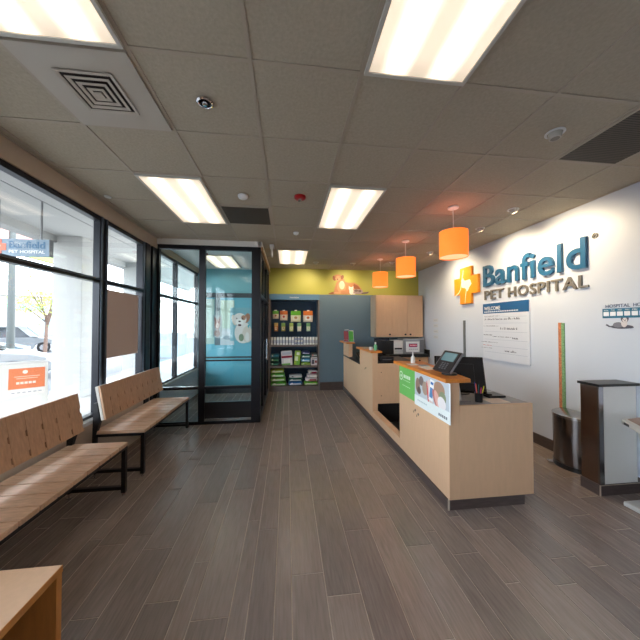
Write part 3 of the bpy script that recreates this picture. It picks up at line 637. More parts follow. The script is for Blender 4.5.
wc_=thing('wall_cabinet','maple wall cabinet with three doors and black knobs on the far wall','cabinet',(2.7,6.7,1.335))
box('body',tan,wc_,2.16,3.36,6.57,BW-.002,1.335,2.37); box('side_filler',mat('grey_cabinet_side',(176,160,142),.5),wc_,2.125,2.16,6.55,BW-.002,1.335,2.37)
for (x0,x1,kx) in ((2.165,2.56,2.50),(2.565,2.96,2.90),(2.965,3.36,3.03)):
    o=box('door',tan,wc_,x0,x1,6.55,6.57,1.34,2.365,bevel=.002); MB().cyl((kx,6.525,1.40),(kx,6.55,1.40),.02).build('knob',blackm,o)
mw=thing('microwave','silver boxy appliance on the black worktop under the wall cabinet','appliance',(3.05,6.6,.93))
box('body',mat('light_grey_metal',(168,170,176),.4,metal=.2),mw,2.80,3.34,6.45,6.80,.93,1.30,bevel=.006); box('door_panel',mat('grey_panel',(150,152,160),.3),mw,2.82,3.20,6.44,6.45,.96,1.27)
box('control_panel',mat('dark_grey_panel',(110,112,120),.4),mw,3.22,3.33,6.44,6.45,.96,1.27)
pq=thing('printer','pale grey printer left of the silver appliance','printer',(2.66,6.6,.93))
box('body',white,pq,2.55,2.78,6.42,6.80,.93,1.26,bevel=.01); box('output_tray',flat(190,192,196),pq,2.57,2.76,6.38,6.42,1.0,1.02); box('front_slot',blackm,pq,2.57,2.76,6.415,6.42,1.04,1.08)
bm=thing('computer_monitor','black monitor on the black worktop, left of the pale printer','monitor',(2.3,6.6,.93))
box('screen',mat('dark_blue_screen',(20,28,46),.15),bm,2.12,2.50,6.58,6.61,1.01,1.31,bevel=.004); MB().box(2.28,2.34,6.6,6.63,.94,1.1).box(2.2,2.42,6.53,6.70,.93,.942).build('stand',blackm,bm)
# ---------------------------------------------------------------- food shelving in the niche
su=thing('shelving_unit','built-in display shelving with blue header and navy back holding pet food','shelving',(.175,BW+.2,0))
b=MB(); b.box(NX0+.005,NX0+.03,BW-.015,BW+.40,0,2.26).box(NX1-.03,NX1,BW-.015,BW+.40,0,2.26); b.build('side_panel',greyw,su)
SX0,SX1=NX0+.03,NX1-.03
box('back_panel',bluedk,su,SX0,SX1,BW+.39,BW+.41,0,2.26)
box('header',mat('shelf_header_blue',(84,122,154),.5),su,NX0+.005,NX1,BW-.015,BW+.40,2.26,2.40)
text('Nutrition','header_lettering',white,su,(.06,BW-.0155,2.30),(1,0,0),(0,0,1),.22,.035,.001,.01)
for z in (1.12,.60): box('shelf',greyw,su,SX0,SX1,BW-.01,BW+.39,z-.025,z+.02)
box('base',greyw,su,SX0,SX1,BW-.01,BW+.39,0,.12)
b=MB()
for x in (-.29,-.09,.21,.52): b.cyl((x,BW+.05,1.995),(x,BW+.39,1.995),.004,n=6)
for x in (-.28,-.10,.10,.30,.53): b.cyl((x,BW+.05,1.695),(x,BW+.39,1.695),.004,n=6)
b.build('peg_hook',chrome,su)
b=MB()
for x in (-.29,-.09,.21,.52): b.box(x-.03,x+.03,BW+.04,BW+.045,1.985,2.01)
b.build('price_tag',white,su)
def pouch(name,label,cx,cz,w,h,y,cols,cat='pet food bag',group=None,d=.06,tilt=0):
    t=thing(name,label,cat,(cx,y,cz-h/2),group)
    b=MB(); n=6; ks=[]
    rows=[(-.5,.02,1.0),(-.44,1,.96),(-.2,1,.98),(.1,1,1),(.32,.7,1),(.44,.12,.98),(.5,.08,1)]
    vs=[];
    for (tz,th,ww) in rows:
        for i in range(n+1):
            s_=i/n*2-1; e=(1-abs(s_)**2.5)*th*d/2+.002
            vs.append((cx+s_*w/2*ww+tilt*tz*h,y-e,cz+tz*h))
        for i in range(n,-1,-1):
            s_=i/n*2-1; e=(1-abs(s_)**2.5)*th*d/2+.002
            vs.append((cx+s_*w/2*ww+tilt*tz*h,y+e,cz+tz*h))
    m_=2*(n+1); fs=[];mi=[]
    for r in range(len(rows)-1):
        for i in range(m_):
            fs.append((r*m_+i,r*m_+(i+1)%m_,(r+1)*m_+(i+1)%m_,(r+1)*m_+i)); mi.append(1 if r>=3 else 0)
    fs.append(tuple(range(m_))[::-1]); mi.append(0); fs.append(tuple(range((len(rows)-1)*m_,len(rows)*m_))); mi.append(1)
    b.v=vs;b.f=fs;b.mi=mi
    b.build('bag',[flat(*cols[0],.35),flat(*cols[1],.35)],t,smooth=True)
    p=Pic((cx-w*.28-tilt*.2*h,y-d/2-.004,cz-h*.32),(1,0,0),(0,0,1)); p.rect(cols[2],0,0,w*.56,h*.34); p.el(cols[3],w*.28,h*.2,w*.16,h*.12); p.done('label_print',t)
    return t
GR='hanging treat pouches on the pegs'
Yp=BW+.10
pouch('treat_pouch','green topped small pouch, leftmost of the upper hanging row',-.29,1.89,.15,.20,Yp,((206,196,170),(84,160,50),(214,204,190),(170,90,60)),'treat bag',GR)
pouch('treat_pouch','orange pouch with dark red base, second in the upper hanging row',-.09,1.87,.19,.24,Yp,((216,190,160),(206,104,40),(226,210,190),(180,60,50)),'treat bag',GR)
pouch('treat_pouch','wide green topped pouch, third in the upper hanging row',.21,1.85,.25,.28,Yp,((212,208,176),(96,176,40),(220,216,200),(180,140,100)),'treat bag',GR)
pouch('treat_pouch','wide orange topped pouch, rightmost of the upper hanging row',.52,1.85,.24,.28,Yp,((214,204,194),(214,112,36),(232,230,232),(190,100,60)),'treat bag',GR)
for i,(x,c1,c2,l) in enumerate([(-.28,(190,120,60),(206,176,110),'small orange brown pouch, leftmost of the lower hanging row'),(-.10,(160,150,70),(120,160,80),'small olive pouch, second in the lower hanging row'),(.10,(190,196,130),(150,176,90),'small pale green pouch, middle of the lower hanging row'),(.30,(206,200,180),(120,160,120),'small cream pouch, fourth in the lower hanging row'),(.53,(180,196,160),(110,160,110),'small grey green pouch, rightmost of the lower hanging row')]):
    pouch('treat_pouch',l,x,1.58,.10,.21,Yp,(c1,c2,(220,214,196),c1),'treat bag',GR,d=.045)
# canisters
jar0=None
def jar(x,z,h,label,grp,body):
    o=MB(); o.m(0).lathe([(0,0),(.028,0),(.0295,.01),(.0295,h*.80),(.026,h*.86)],(0,0,0),16).m(1).lathe([(.029,h*.83),(.029,h),(0,h)],(0,0,0),16).m(2).lathe([(.030,h*.2),(.030,h*.62)],(0,0,0),16)
    return o
jm=[flat(245,245,245),flat(240,240,240),flat(200,204,218)]
tall=jar(0,0,.19,0,0,0).build('canister',jm,None,smooth=True); short=jar(0,0,.10,0,0,0).build('short_can',[white,chrome,flat(150,160,190)],None,smooth=True)
f1=f2=True
for k in range(16):
    x=SX0+.04+k*(SX1-SX0-.08)/15
    if k in (8,9,10):
        for q in (0,1):
            o=short if f2 else short.copy()
            if not f2: COL.objects.link(o)
            f2=False; o.location=(x,BW+.06,1.1405+q*.1002); tag(o,'short white can in the two-high stacks amid the canister row','can','short stacked cans')
    else:
        o=tall if f1 else tall.copy()
        if not f1: COL.objects.link(o)
        f1=False; o.location=(x,BW+.06,1.1405); tag(o,'white canister standing in the row on the middle shelf','canister','white canisters in a row')
def lying(name,label,x0,x1,z0,z1,y0,cols,stripe=None,tilt=0,group=None):
    t=thing(name,label,'pet food bag',((x0+x1)/2,y0+.12,z0),group)
    cx,cz=(x0+x1)/2,(z0+z1)/2; hw,hh=(x1-x0)/2,(z1-z0)/2
    n=10; b=MB(); vs=[]; D_=.26; rings=[(0,.55),(.03,.92),(.13,1),(.23,.92),(D_,.55)]
    for (dy,sc) in rings:
        for i in range(20):
            a=2*PI*i/20; e=.45
            ux=math.copysign(abs(math.cos(a))**e,math.cos(a)); uz=math.copysign(abs(math.sin(a))**e,math.sin(a))
            vs.append((cx+ux*hw*(.96+.04*sc),y0+dy,cz+uz*hh*sc+tilt*ux*hw))
    fs=[(r*20+i,(r+1)*20+i,(r+1)*20+(i+1)%20,r*20+(i+1)%20) for r in range(len(rings)-1) for i in range(20)]+[tuple(range(20)),tuple(range(80,100))[::-1]]
    b.add(vs,fs); b.build('bag',flat(*cols[0],.35),t,smooth=True)
    p=Pic((cx-hw*.8,y0-.001,cz),(1,0,tilt),(0,0,1)); p.rect(cols[1],0,-hh*.45,hw*1.6,hh*.1)
    if stripe: p.rect(stripe,hw*.2,-hh*.5,hw*1.6,hh*.35)
    p.el(cols[2],hw*.3,0,hw*.18,hh*.4); p.done('label_print',t); return t
Y_=BW+.03
x0,x1=SX0+.005,SX0+.215
lying('food_bag','dark teal food bag at the bottom of the left pile, upper shelf',x0,x1,.622,.72,Y_,((20,70,64),(70,140,120),(200,210,200)))
lying('food_bag','teal green food bag in the middle of the left pile, upper shelf',x0,x1,.721,.82,Y_,((30,90,80),(90,160,120),(220,220,210)))
lying('food_bag','blue food bag on top of the left pile, upper shelf',x0,x1,.821,.915,Y_,((40,110,140),(90,160,190),(220,220,220)),tilt=.1)
def upright(name,label,cx,w,z0,h,y,c,bands,tilt=0,extra=None):
    t=thing(name,label,'pet food bag',(cx,y,z0)); b=MB(); n=Vector((0,-1,0)); ax=Vector((math.cos(tilt),0,math.sin(tilt))); az=Vector((-math.sin(tilt),0,math.cos(tilt)))
    dz=abs(math.sin(tilt))*w/2
    o=Vector((cx,y,z0+dz)); prof=[(-.5,0),(-.5,.94),(-.44,1),(.44,1),(.5,.94),(.5,0)]
    b.prism([o+ax*u*w+az*v_*h for u,v_ in prof],(0,.14,0)); b.build('bag',flat(*c,.35),t,bevel=.012)
    p=Pic(o+n*.0005,ax,az)
    for (cc,u0,v0,u1,v1) in bands: p.rect(cc,u0*w,v0*h,u1*w,v1*h)
    p.done('label_print',t); return t
upright('food_bag','large white food bag with crimson stripe leaning on upper shelf',.0,.27,.622,.36,Y_,(222,218,226),[((150,20,60),-.48,.52,.48,.66),((240,240,240),-.3,.2,.3,.45),((190,196,214),-.4,.74,.4,.92),((120,180,90),-.48,.02,.3,.14)],.06)
upright('food_bag','lime green food bag beside the crimson striped bag',.235,.15,.622,.36,Y_+.02,(150,190,70),[((216,226,196),-.4,.3,.1,.6),((100,170,60),-.1,.05,.45,.3),((230,236,220),-.2,.7,.3,.9)],-.10)
x0,x1=.345,.575
lying('food_bag','lime bag at the bottom of the centre right pile, upper shelf',x0,x1,.622,.70,Y_,((126,170,60),(190,210,120),(230,230,220)))
lying('food_bag','light blue bag second from bottom of the centre right pile',x0,x1,.701,.80,Y_,((70,150,200),(200,220,236),(240,240,240)))
lying('food_bag','teal bag third from bottom of the centre right pile',x0,x1,.801,.895,Y_,((50,130,120),(190,210,206),(230,236,236)))
lying('food_bag','navy bag on top of the centre right pile',x0+.02,x1-.01,.896,.975,Y_,((50,60,120),(190,190,220),(210,214,236)),tilt=-.06)
upright('food_box','white box at right end of the upper shelf, under a dark bag',.675,.16,.622,.20,Y_,(214,208,216),[((90,90,110),-.4,.15,.0,.7),((150,60,70),.1,.3,.4,.6),((120,130,140),-.4,.78,.4,.86)])
lying('food_bag','dark grey bag lying on the white box at the right end',.60,.755,.824,.93,Y_,((74,84,84),(190,196,196),(206,90,90)))
for k,(c,l) in enumerate([((90,170,60),'green food bag at the bottom of the left pile, bottom shelf'),((130,196,90),'pale green food bag, second from bottom of the left pile, bottom shelf'),((96,180,74),'green and white food bag, third from bottom of the left pile, bottom shelf'),((170,190,60),'yellow green food bag on top of the left pile, bottom shelf')]):
    lying('food_bag',l,SX0+.01,SX0+.40-(.02*k),.121+k*.105,.121+k*.105+.104,Y_,(c,(226,236,220),(240,240,236)),tilt=.03*(k%2))
lying('food_bag','blue food bag at the bottom middle of the bottom shelf',.03,.38,.121,.225,Y_,((40,110,180),(220,230,240),(240,240,244)))
lying('food_bag','teal food bag in the middle of the centre pile, bottom shelf',.03,.38,.226,.31,Y_,((20,100,90),(210,226,220),(240,240,240)))
lying('food_bag','grey white food bag topping the centre pile, bottom shelf',.05,.37,.311,.385,Y_,((196,200,206),(226,226,230),(120,130,130)))
for k,(c,s_,l) in enumerate([((110,190,70),None,'green food bag at the bottom of the right pile, bottom shelf'),((218,212,220),(150,20,60),'white bag with crimson stripe, second from bottom of the right pile'),((214,208,216),None,'plain white bag, third from bottom of the right pile'),((226,220,226),(160,24,64),'white bag with crimson stripe on top of the right pile')]):
    lying('food_bag',l,.42+.035*(k%4),.758,.121+k*.092,.121+k*.092+.0915,Y_,(c,(240,236,240),(200,206,196)),stripe=s_)
# ---------------------------------------------------------------- benches
def make_bench():
    L=1.37; r=thing('bench','x','bench',(0,0,0))
    ft=.022
    for i in range(10):
        y0=i*L/10+.0045; y1=(i+1)*L/10-.0045
        MB().box(-.02,.49,y0,y1,.467,.502).build('seat_slat',slat,r,bevel=.003)
    # back boards: notched outlines, leaning
    A=Vector((.085,0,.62)); B=Vector((.02,0,.976)); up=(B-A).normalized(); H=(B-A).length; nrm=Vector((up.z,0,-up.x))
    for i in range(10):
        y0=i*L/10+.0012; y1=(i+1)*L/10-.0012; g=.013
        pts=[(y0,0),(y1,0)]
        for (h0,h1) in ((.02,.07),(.17,.22)): pts+=[(y1,h0),(y1-g,h0+.006),(y1-g,h1-.006),(y1,h1)]
        pts+=[(y1,H),(y0,H)]
        if i: 
            for (h0,h1) in ((.17,.22),(.02,.07)): pts+=[(y0,h1),(y0+g*0,h1),(y0+g*0,h0),(y0,h0)]
        P=[A+up*h+Vector((0,y,0)) for y,h in pts]
        MB().prism(P,nrm*.018).build('back_board',slatb,r)
    MB().prism([A-nrm*.004,A-nrm*.004+Vector((0,L,0)),B-nrm*.004+Vector((0,L,0)),B-nrm*.004],-nrm*.026).build('back_core',palecore,r)
    b=MB()
    for y in (.0,L-.037):
        b.box(.45,.485,y,y+.035,.03,.44)      # front leg
        b.box(-.03,.485,y,y+.035,.06,.09)   # low rail
        b.box(-.03,.485,y,y+.035,.44,.467)
    b.box(.45,.485,.0,L,.44,.467).box(.0,.03,.0,L,.44,.467)
    b.build('frame',blackm,r)
    for y in (.0,L-.037):
        MB().prism([(-.03,y,.05),(.005,y,.05),(.005,y,.46),(.045,y,.60),(.012,y,.80),(-.022,y,.80),(-.03,y,.45)],(0,.035,0)).build('rear_leg',blackm,r)
        for x in (.467,-.012): MB().cyl((x,y+.017,0),(x,y+.017,.012),.016,n=14).cyl((x,y+.017,.012),(x,y+.017,.055),.007,n=10).build('foot_glide',chrome,r,smooth=True)
    return r
b1=make_bench(); b1.location=(-2.02,1.53,0); tag(b1,'near wooden slat bench, cut off by the left edge of the photo','bench','slatted wooden benches under the window')
b2=copy_tree(b1); b2.location=(-2.02,3.21,0); tag(b2,'far wooden slat bench beside the glazed vestibule','bench','slatted wooden benches under the window')
# cube table
tb=thing('side_table','low maple side table with open side in the bottom left corner','table',(-1.38,1.22,0))
tx0,tx1,ty0,ty1=-1.50,-1.075,.92,1.49
box('top',tan,tb,tx0,tx1,ty0,ty1,.443,.475,bevel=.002)
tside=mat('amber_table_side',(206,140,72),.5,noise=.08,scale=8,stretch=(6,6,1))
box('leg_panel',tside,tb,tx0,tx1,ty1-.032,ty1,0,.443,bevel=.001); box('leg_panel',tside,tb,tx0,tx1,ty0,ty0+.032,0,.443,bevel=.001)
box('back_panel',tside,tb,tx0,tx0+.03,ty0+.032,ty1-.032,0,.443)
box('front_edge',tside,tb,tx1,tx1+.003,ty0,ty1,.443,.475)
# ---------------------------------------------------------------- right side: podium, bin, scale
pd=thing('podium','white podium with black top and steel corner against the right wall','podium',(3.2,2.55,0))
PX,PY0,PY1=2.985,2.345,2.51
box('body',mat('white_laminate',(232,230,226),.35),pd,PX+.004,RW-.017,PY0,PY1,.10,1.035)
box('side_panel',mat('bronze_mirror_steel',(176,156,146),.22,metal=1,noise=.15,scale=3),pd,PX-.004,PX+.004,PY0+.012,PY1,.10,1.035)
b=MB(); b.box(PX-.006,PX+.045,PY0-.004,PY0,.10,1.035).box(PX-.007,PX-.004,PY0-.004,PY0+.012,.10,1.035); b.build('steel_corner',steel,pd)
box('top',blacktop,pd,PX-.03,RW-.003,PY0-.025,PY1+.01,1.037,1.062,bevel=.002)
b=MB(); b.box(PX-.02,RW-.017,PY0-.015,PY1,0,.10).m(1).box(PX-.022,PX-.012,PY0-.017,PY0-.010,0,.10).box(PX-.02,RW-.017,PY0-.017,PY0-.015,.095,.10); b.build('plinth',[toe,grout],pd)
bn=thing('trash_bin','half-round stainless step bin behind the podium, below the hanging strip','bin',(3.25,2.93,0))
c=(RW-.03,2.85,0); a0,a1=PI/2,3*PI/2
def half(b,r0,r1,z0,z1,sx=.28,sy=.24):
    b.lathe([(0,z0),(r0,z0),(r1,z1),(0,z1)],c,28,sx,sy,a0,a1)
b=MB(); half(b,.97,1,.05,.57); b.box(RW-.031,RW-.029,2.62,3.08,.05,.57); b.build('body',mat('dark_brushed_steel',(128,122,122),.2,metal=1,noise=.05,scale=5,stretch=(1,1,60)),bn,smooth=True)
b=MB(); half(b,1.0,1.0,.0,.05); b.build('base',blackm,bn,smooth=True)
b=MB(); half(b,1.02,1.02,.572,.60); b.lathe([(1.02,.60),(.9,.615),(0,.622)],c,28,.28,.24,a0,a1); b.build('lid',steel,bn,smooth=True)
MB().obox((RW-.03-.28,2.96,.022),(-.9,.35,0),(.35,.9,0),(0,0,1),.035,.03,.006).build('pedal',chrome,bn)
sc=thing('pet_scale','pale platform scale with side handle, cut by right edge in front of the podium','scale',(3.15,1.98,0))
pl=[(3.03,2.20),(3.35,2.24),(3.36,1.70),(2.76,1.74)]
MB().prism([(x,y,.725) for x,y in pl],(0,0,.05)).build('platform',mat('pale_grey_plastic',(190,192,192),.4),sc,bevel=.012)
MB().prism([(3.06,2.17,.775),(3.32,2.21,.775),(3.33,1.73,.775),(2.82,1.77,.775)],(0,0,.006)).build('tray_mat',mat('brown_grey_mat',(150,130,120),.5),sc)
b=MB(); d_=(Vector((2.76,1.74,0))-Vector((3.03,2.20,0))).normalized(); nn=Vector((d_.y,-d_.x,0)); nn=nn if nn.x<0 else -nn
MB().obox(Vector((3.03,2.20,.748))+d_*.08+nn*.002,d_,(0,0,1),nn,.035,.010,.002).build('handle_slot',mat('dark_slot',(50,52,56),.5),sc)
MB().prism([(3.10,1.95,.0),(3.30,1.95,.0),(3.30,1.95,.40),(3.34,1.95,.725),(3.03,1.95,.725),(3.10,1.95,.40)],(0,.14,0)).build('column',mat('pale_grey_plastic',(190,192,192),.4),sc,bevel=.01)
box('foot',mat('pale_grey_plastic',(190,192,192),.4),sc,3.02,3.36,1.85,2.19,0,.04,bevel=.008)
# ---------------------------------------------------------------- tan poster in window
wp=thing('window_poster','back of a brown poster fixed in the window above the far bench','poster',(LW-.05,3.9,1.22))
box('sheet',mat('brown_poster_back',(206,182,172),.7),wp,LW-.06,LW-.055,3.54,4.30,1.23,2.06)
b=MB()
for y in (3.56,4.28):
    for z in (1.25,2.04): b.cyl((LW-.055,y,z),(LW-.05,y,z),.01,n=10)
b.build('suction_cup',white,wp)
# ---------------------------------------------------------------- outside
conc=mat('pale_concrete',(166,164,160),.8,noise=.06,scale=3)
asp=mat('grey_asphalt',(92,94,98),.9,noise=.08,scale=4)  # plain grey asphalt, mottled at random
struct(box('ground',asp,None,-70,-5.6,-30,70,-.30,-.15)); struct(box('sidewalk',conc,None,-5.6,LW-.15,-10,20,-.30,-.02))
stucco=mat('white_stucco',(164,164,162),.8,bump=.2,scale=60)
struct(box('canopy_soffit',stucco,None,-5.2,LW-.14,-6,16,3.66,3.8))
b=MB(); b.box(-5.5,-5.2,-6,16,3.50,4.3); b.m(1).box(-4.0,-3.985,-6,16,3.652,3.66).box(-2.24,LW-.145,-6,16,3.05,3.66)
struct(b.build('canopy_beam',[stucco,mat('soffit_joint',(130,132,134),.8)]))
def pillar(x0,x1,y0,y1,l):
    p_=thing('pillar',l,'pillar',((x0+x1)/2,(y0+y1)/2,-.02)); 
    box('shaft',stucco,p_,x0,x1,y0,y1,-.02,3.66,bevel=.01); box('base_course',mat('grey_stone_base',(170,170,168),.8),p_,x0-.02,x1+.02,y0-.02,y1+.02,-.02,.14)
pillar(-5.28,-4.67,6.9,7.55,'white square pillar outside, seen through the pane above the near bench')
pillar(-5.28,-4.67,9.6,10.3,'white pillar farther along the walkway, beyond the brown poster')
bs=thing('blade_sign','small hanging outdoor Banfield PET HOSPITAL sign under the canopy','sign',(-4.2,5.0,2.74))
signg=mat('light_blue_sign_face',(120,140,158),.5)
box('panel',signg,bs,-4.78,-3.86,4.97,5.03,2.745,3.02); box('edge_cap',mat('dark_grey_edge',(90,92,96),.5),bs,-3.86,-3.845,4.965,5.035,2.74,3.025)
text('Banfield','banfield_lettering',bluel,bs,(-4.44,4.969,2.87),(1,0,0),(0,0,1),.52,.115,.004,.02)
text('PET','pet_lettering',white,bs,(-4.44,4.969,2.79),(1,0,0),(0,0,1),.13,.05,.004,.02)
text('HOSPITAL','hospital_lettering',white,bs,(-4.28,4.969,2.79),(1,0,0),(0,0,1),.36,.05,.004,.02)
MB().prism([(-4.60+u*.36,4.969,2.885+w_*.36) for u,w_ in crs((0,0),.33,.15)],(0,-.004,0)).build('cross',mat('coral_cross',(226,110,80),.5),bs)
p=Pic((-4.60,4.964,2.885),(1,0,0),(0,0,1)); p.el((250,240,230),.0,.01,.04,.025,.3).poly((250,240,230),[(-.02,.09),(-.015,.09),(-.05,-.02),(-.1,-.05),(-.1,-.06),(-.04,-.03)]); p.done('emblem_inlay',bs)
b=MB()
for x in (-4.62,-4.0): b.cyl((x,5,3.02),(x,5,3.66),.015)
b.build('bracket',mat('grey_bracket',(120,122,126),.5),bs)
ab=thing('sandwich_board','white sandwich board with orange poster on the sidewalk outside','sandwich board',(-3.6,4.2,-.02))
ax=Vector((.80,.60,0)).normalized(); bk=Vector((-ax.y,ax.x,0))
for sgn in (1,-1):
    az=(Vector((0,0,1))+bk*(.16*-sgn)).normalized()
    base=Vector((-3.55,4.2,-.02))+bk*(.18*sgn)
    c_=base+az*.58
    nn=ax.cross(az).normalized()*(1)
    MB().obox(c_,ax,az,nn,.24,.57,.012).build('panel',mat('white_board_plastic',(226,226,222),.5),ab,bevel=.004)
    if sgn==-1:
        o=c_-ax*.13+az*.14
        nf=nn if nn.dot(Vector((3.5,-4.2,0)))>0 else -nn
        o=o+nf*.0135
        p=Pic(o,ax,az); 
        if p.n.dot(nf)<0: p.n=-p.n
        p.rect((232,130,84),0,.09,.34,.36).rect((236,232,228),0,.0,.34,.085).el((250,236,226),.15,.31,.025,.025).rect((250,200,176),.05,.245,.29,.255).rect((250,200,176),.07,.22,.27,.23)
        for k in range(5): p.rect((252,228,214),.07+k*.038,.15,.10+k*.038,.18)
        for k in range(6): p.rect((150,156,170),.03+k*.05,.035,.06+k*.05,.045)
        p.done('poster_print',ab)
MB().cyl(Vector((-3.55,4.2,1.12))-ax*.24,Vector((-3.55,4.2,1.12))+ax*.24,.02,n=12).build('hinge',white,ab,smooth=True)
tag(MB().cyl((-11.54,13.06,-.15),(-11.54,13.06,9.0),.13,.10,20).cyl((-11.54,13.06,-.15),(-11.54,13.06,.05),.3,.3,20).build('lamp_post',mat('grey_green_post',(58,64,64),.5),None,smooth=True),'grey lamp post in the parking lot behind the sandwich board','lamp post')
def car(label,x,y,rot,col,suv=False,scale=1.0):
    c=thing('car',label,'car',(0,0,0))
    H1=1.42 if not suv else 1.75
    body=[(-2.2,.35),(-2.25,.75),(-2.1,.92),(-1.5,.98),(1.1,.98),(1.75,.88),(2.2,.72),(2.3,.5),(2.25,.3),(1.85,.25),(1.75,.5),(1.5,.62),(1.25,.62),(1.0,.5),(.9,.25),(-.95,.25),(-1.05,.5),(-1.3,.62),(-1.55,.62),(-1.8,.5),(-1.9,.28)]
    paint=mat('car_paint_%d_%d_%d'%col,col,.25,metal=.2,coat=.6); gl=mat('car_glass',(20,28,36),.12)
    b=MB(); n=len(body); W=.88
    P=[(px,-W,pz) for px,pz in body]; b.prism(P,(0,2*W,0)); b.build('body',paint,c,bevel=.05)
    if suv: cab=[(-2.15,.95),(-2.05,H1-.08),(-1.8,H1),(.3,H1),(.55,H1-.06),(1.15,.98)]
    else: cab=[(-1.75,.95),(-1.2,H1-.06),(-.8,H1),(.1,H1),(.35,H1-.05),(1.2,.97)]
    vs=[(px,(-W+.03)*(1 if pz<1.1 else .80),pz) for px,pz in cab]; vs2=[(px,-yy,pz) for px,yy,pz in vs]; m_=len(cab)
    MB().add(vs+vs2,[tuple(range(m_)),tuple(range(m_,2*m_))[::-1]]+[(i,m_+i,m_+(i+1)%m_,(i+1)%m_) for i in range(m_)]).build('cabin',paint,c,bevel=.03)
    for s in (-1,1):
        def q(px,pz,off=.012):
            t=(pz-1.0)/(H1-1.0); yy=(W-.03)*(1-.20*max(0,min(1,t+.0)))+off; return (px,s*yy,pz)
        xr=-1.9 if suv else -1.35; f_=.35
        for wx in ([(xr,-.75),(-.68,f_)]):
            x0_,x1_=wx; top=H1-.10; 
            tl=x0_+(.25 if wx[0]==xr else 0); tr=x1_-(.0 if wx[0]==xr else .15)
            x1b=x1_+(0 if wx[0]==xr else .4)
            MB().prism([q(x0_,1.02),q(x1b,1.02),q(tr,top),q(tl,top)],(0,s*.01,0)).build('side_window',gl,c)
        for wx in (-1.42,1.38):
            o=MB().cyl((wx,s*.72,.33),(wx,s*.90,.33),.33,n=24).build('wheel',mat('tyre_rubber',(24,24,26),.8),c,smooth=True); MB().cyl((wx,s*.90,.33),(wx,s*.91,.33),.2,n=16).build('wheel_rim',chrome,o)
        MB().ell((.95,s*1.0,1.05),.10,.08,.07).build('wing_mirror',paint,c,smooth=True)
        MB().box(2.08,2.27,s*.75-.13,s*.75+.13,.58,.72).build('headlight',mat('headlight',(230,230,235),.1),c,bevel=.02)
        MB().box(-2.26,-2.12,s*.75-.1,s*.75+.1,.72,.88).build('tail_light',mat('tail_light_red',(180,20,20),.2),c,bevel=.02)
    xs=cab[-2]; xe=cab[-1]
    MB().prism([(xe[0]-.06,-.72,1.02),(xe[0]-.06,.72,1.02),(xs[0]+.03,.62,H1-.10),(xs[0]+.03,-.62,H1-.10)],(.03,0,.02)).build('windscreen',gl,c)
    c.location=(x,y,-.15); c.rotation_euler=(0,0,rot); c.scale=(scale,)*3
car('white car with its nose showing, closest to the window',-10.0,9.4,math.radians(38),(126,130,134))
car('pale silver sedan parked behind the closest white car',-14.2,13.6,math.radians(38),(84,100,114))
car('white suv in the back row of the parking lot',-17.5,20.0,math.radians(38),(120,124,128),True)
# far buildings and tree
bd=thing('far_building','low white shop building across the parking lot','building',(-38,38,-.15))
M_=MB(); ax=Vector((.77,.64,0)); ay=Vector((-.64,.77,0))
M_.obox(Vector((-34,36,2.4)),ax,ay,(0,0,1),16,5,2.5).build('wall',stucco,bd)
for k in range(5): MB().obox(Vector((-34,36,1.4))+ax*(-13+6*k)-ay*5.05,ax,ay,(0,0,1),1.8,.05,1.0).build('shop_window',mat('far_glass',(120,140,150),.2),bd)
MB().obox(Vector((-34,36,5.1)),ax,ay,(0,0,1),16.4,5.4,.25).build('roof_band',mat('pale_roof',(190,176,166),.8),bd)
MB().obox(Vector((-34,36,3.7))+ax*3-ay*5.1,ax,ay,(0,0,1),1.6,.08,.35).build('shop_sign',mat('green_shop_sign',(110,200,160),.5),bd)
nb_=thing('market_roof','red brown and green gabled roof edge seen above the hanging sign','building',(-14,14,-.15))
MB().prism([(-13,4,5.3),(-13,19,5.3),(-15,19,7.2),(-15,4,7.2)],(-.1,0,.15)).build('roof',mat('red_brown_roof',(150,100,92),.8,noise=.2,scale=3,stretch=(1,8,1)),nb_)
box('fascia',mat('green_fascia',(120,150,70),.7),nb_,-13.1,-12.9,4,19,5.05,5.35)
b=MB()
for y in (4.3,18.7): b.cyl((-13.2,y,-.15),(-13.2,y,5.1),.12)
b.build('post',stucco,nb_)
tr=thing('young_tree','young tree with sparse yellow green leaves beside the parked cars','tree',(-15.2,19.4,-.15))
b=MB(); b.cyl((-15.2,19.4,-.15),(-15.1,19.4,2.2),.1,.07,10)
rt=random.Random(5); tips=[]
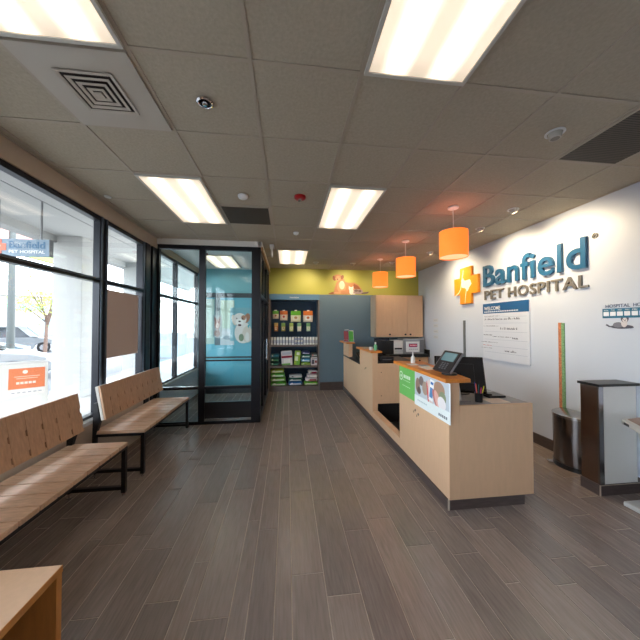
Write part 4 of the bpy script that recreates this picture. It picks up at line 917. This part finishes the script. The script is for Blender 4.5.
for k in range(12):
    a=rt.uniform(0,2*PI); r_=rt.uniform(.8,2.0); z=rt.uniform(3,5.2); p0=Vector((-15.1,19.4,rt.uniform(1.4,2.2))); p1=p0+Vector((math.cos(a)*r_*.5,math.sin(a)*r_*.5,(z-2)*.6)); p2=Vector((-15.1+math.cos(a)*r_,19.4+math.sin(a)*r_,z)); b.cyl(p0,p1,.04,.025,6).cyl(p1,p2,.025,.01,6); tips+=[p1,p2,(p1+p2)/2]
b.build('trunk',mat('tree_bark',(110,90,80),.9,noise=.2,scale=12),tr)
b=MB()
for t_ in tips:
    for k in range(45):
        c_=t_+Vector((rt.gauss(0,.35),rt.gauss(0,.35),rt.gauss(0,.3))); d1=Vector((rt.uniform(-1,1),rt.uniform(-1,1),rt.uniform(-1,1))).normalized(); d2=d1.orthogonal().normalized()
        b.add([c_-d1*.08,c_+d2*.035,c_+d1*.08,c_-d2*.035],[(0,1,2,3)])
b.build('leaves',mat('yellow_green_leaf',(170,180,90),.7),tr)
# ---------------------------------------------------------------- light, world, camera
w=bpy.data.worlds.new('world'); S.world=w; w.use_nodes=True; nt=w.node_tree; bg=nt.nodes['Background']
sk=nt.nodes.new('ShaderNodeTexSky'); sk.sky_type='NISHITA'; sk.sun_disc=False; sk.sun_elevation=math.radians(55); sk.sun_rotation=math.radians(120)
mx=nt.nodes.new('ShaderNodeMix'); mx.data_type='RGBA'; mx.inputs[0].default_value=.93
nt.links.new(sk.outputs[0],mx.inputs[6]); mx.inputs[7].default_value=(.94,.98,1.0,1)
nt.links.new(mx.outputs[2],bg.inputs['Color']); bg.inputs['Strength'].default_value=4.6
L=bpy.data.lights.new('sun','SUN'); L.energy=3.0; L.angle=math.radians(.6); L.color=(1,.97,.92)
o=bpy.data.objects.new('sun',L); COL.objects.link(o); o.rotation_euler=Vector((-.35,.45,-.95)).normalized().to_track_quat('-Z','Y').to_euler(); o.location=(0,-5,12)
cam=bpy.data.cameras.new('camera'); co=bpy.data.objects.new('camera',cam); COL.objects.link(co); S.camera=co
cam.sensor_width=36; cam.lens=36*276.3/640; co.location=(0,0,1.63); co.rotation_euler=(PI/2+.0185,0,-.1176)
cam.clip_start=.02; cam.clip_end=300
S.view_settings.view_transform='Standard'; S.view_settings.look='None'; S.view_settings.gamma=1; S.view_settings.exposure=0.8
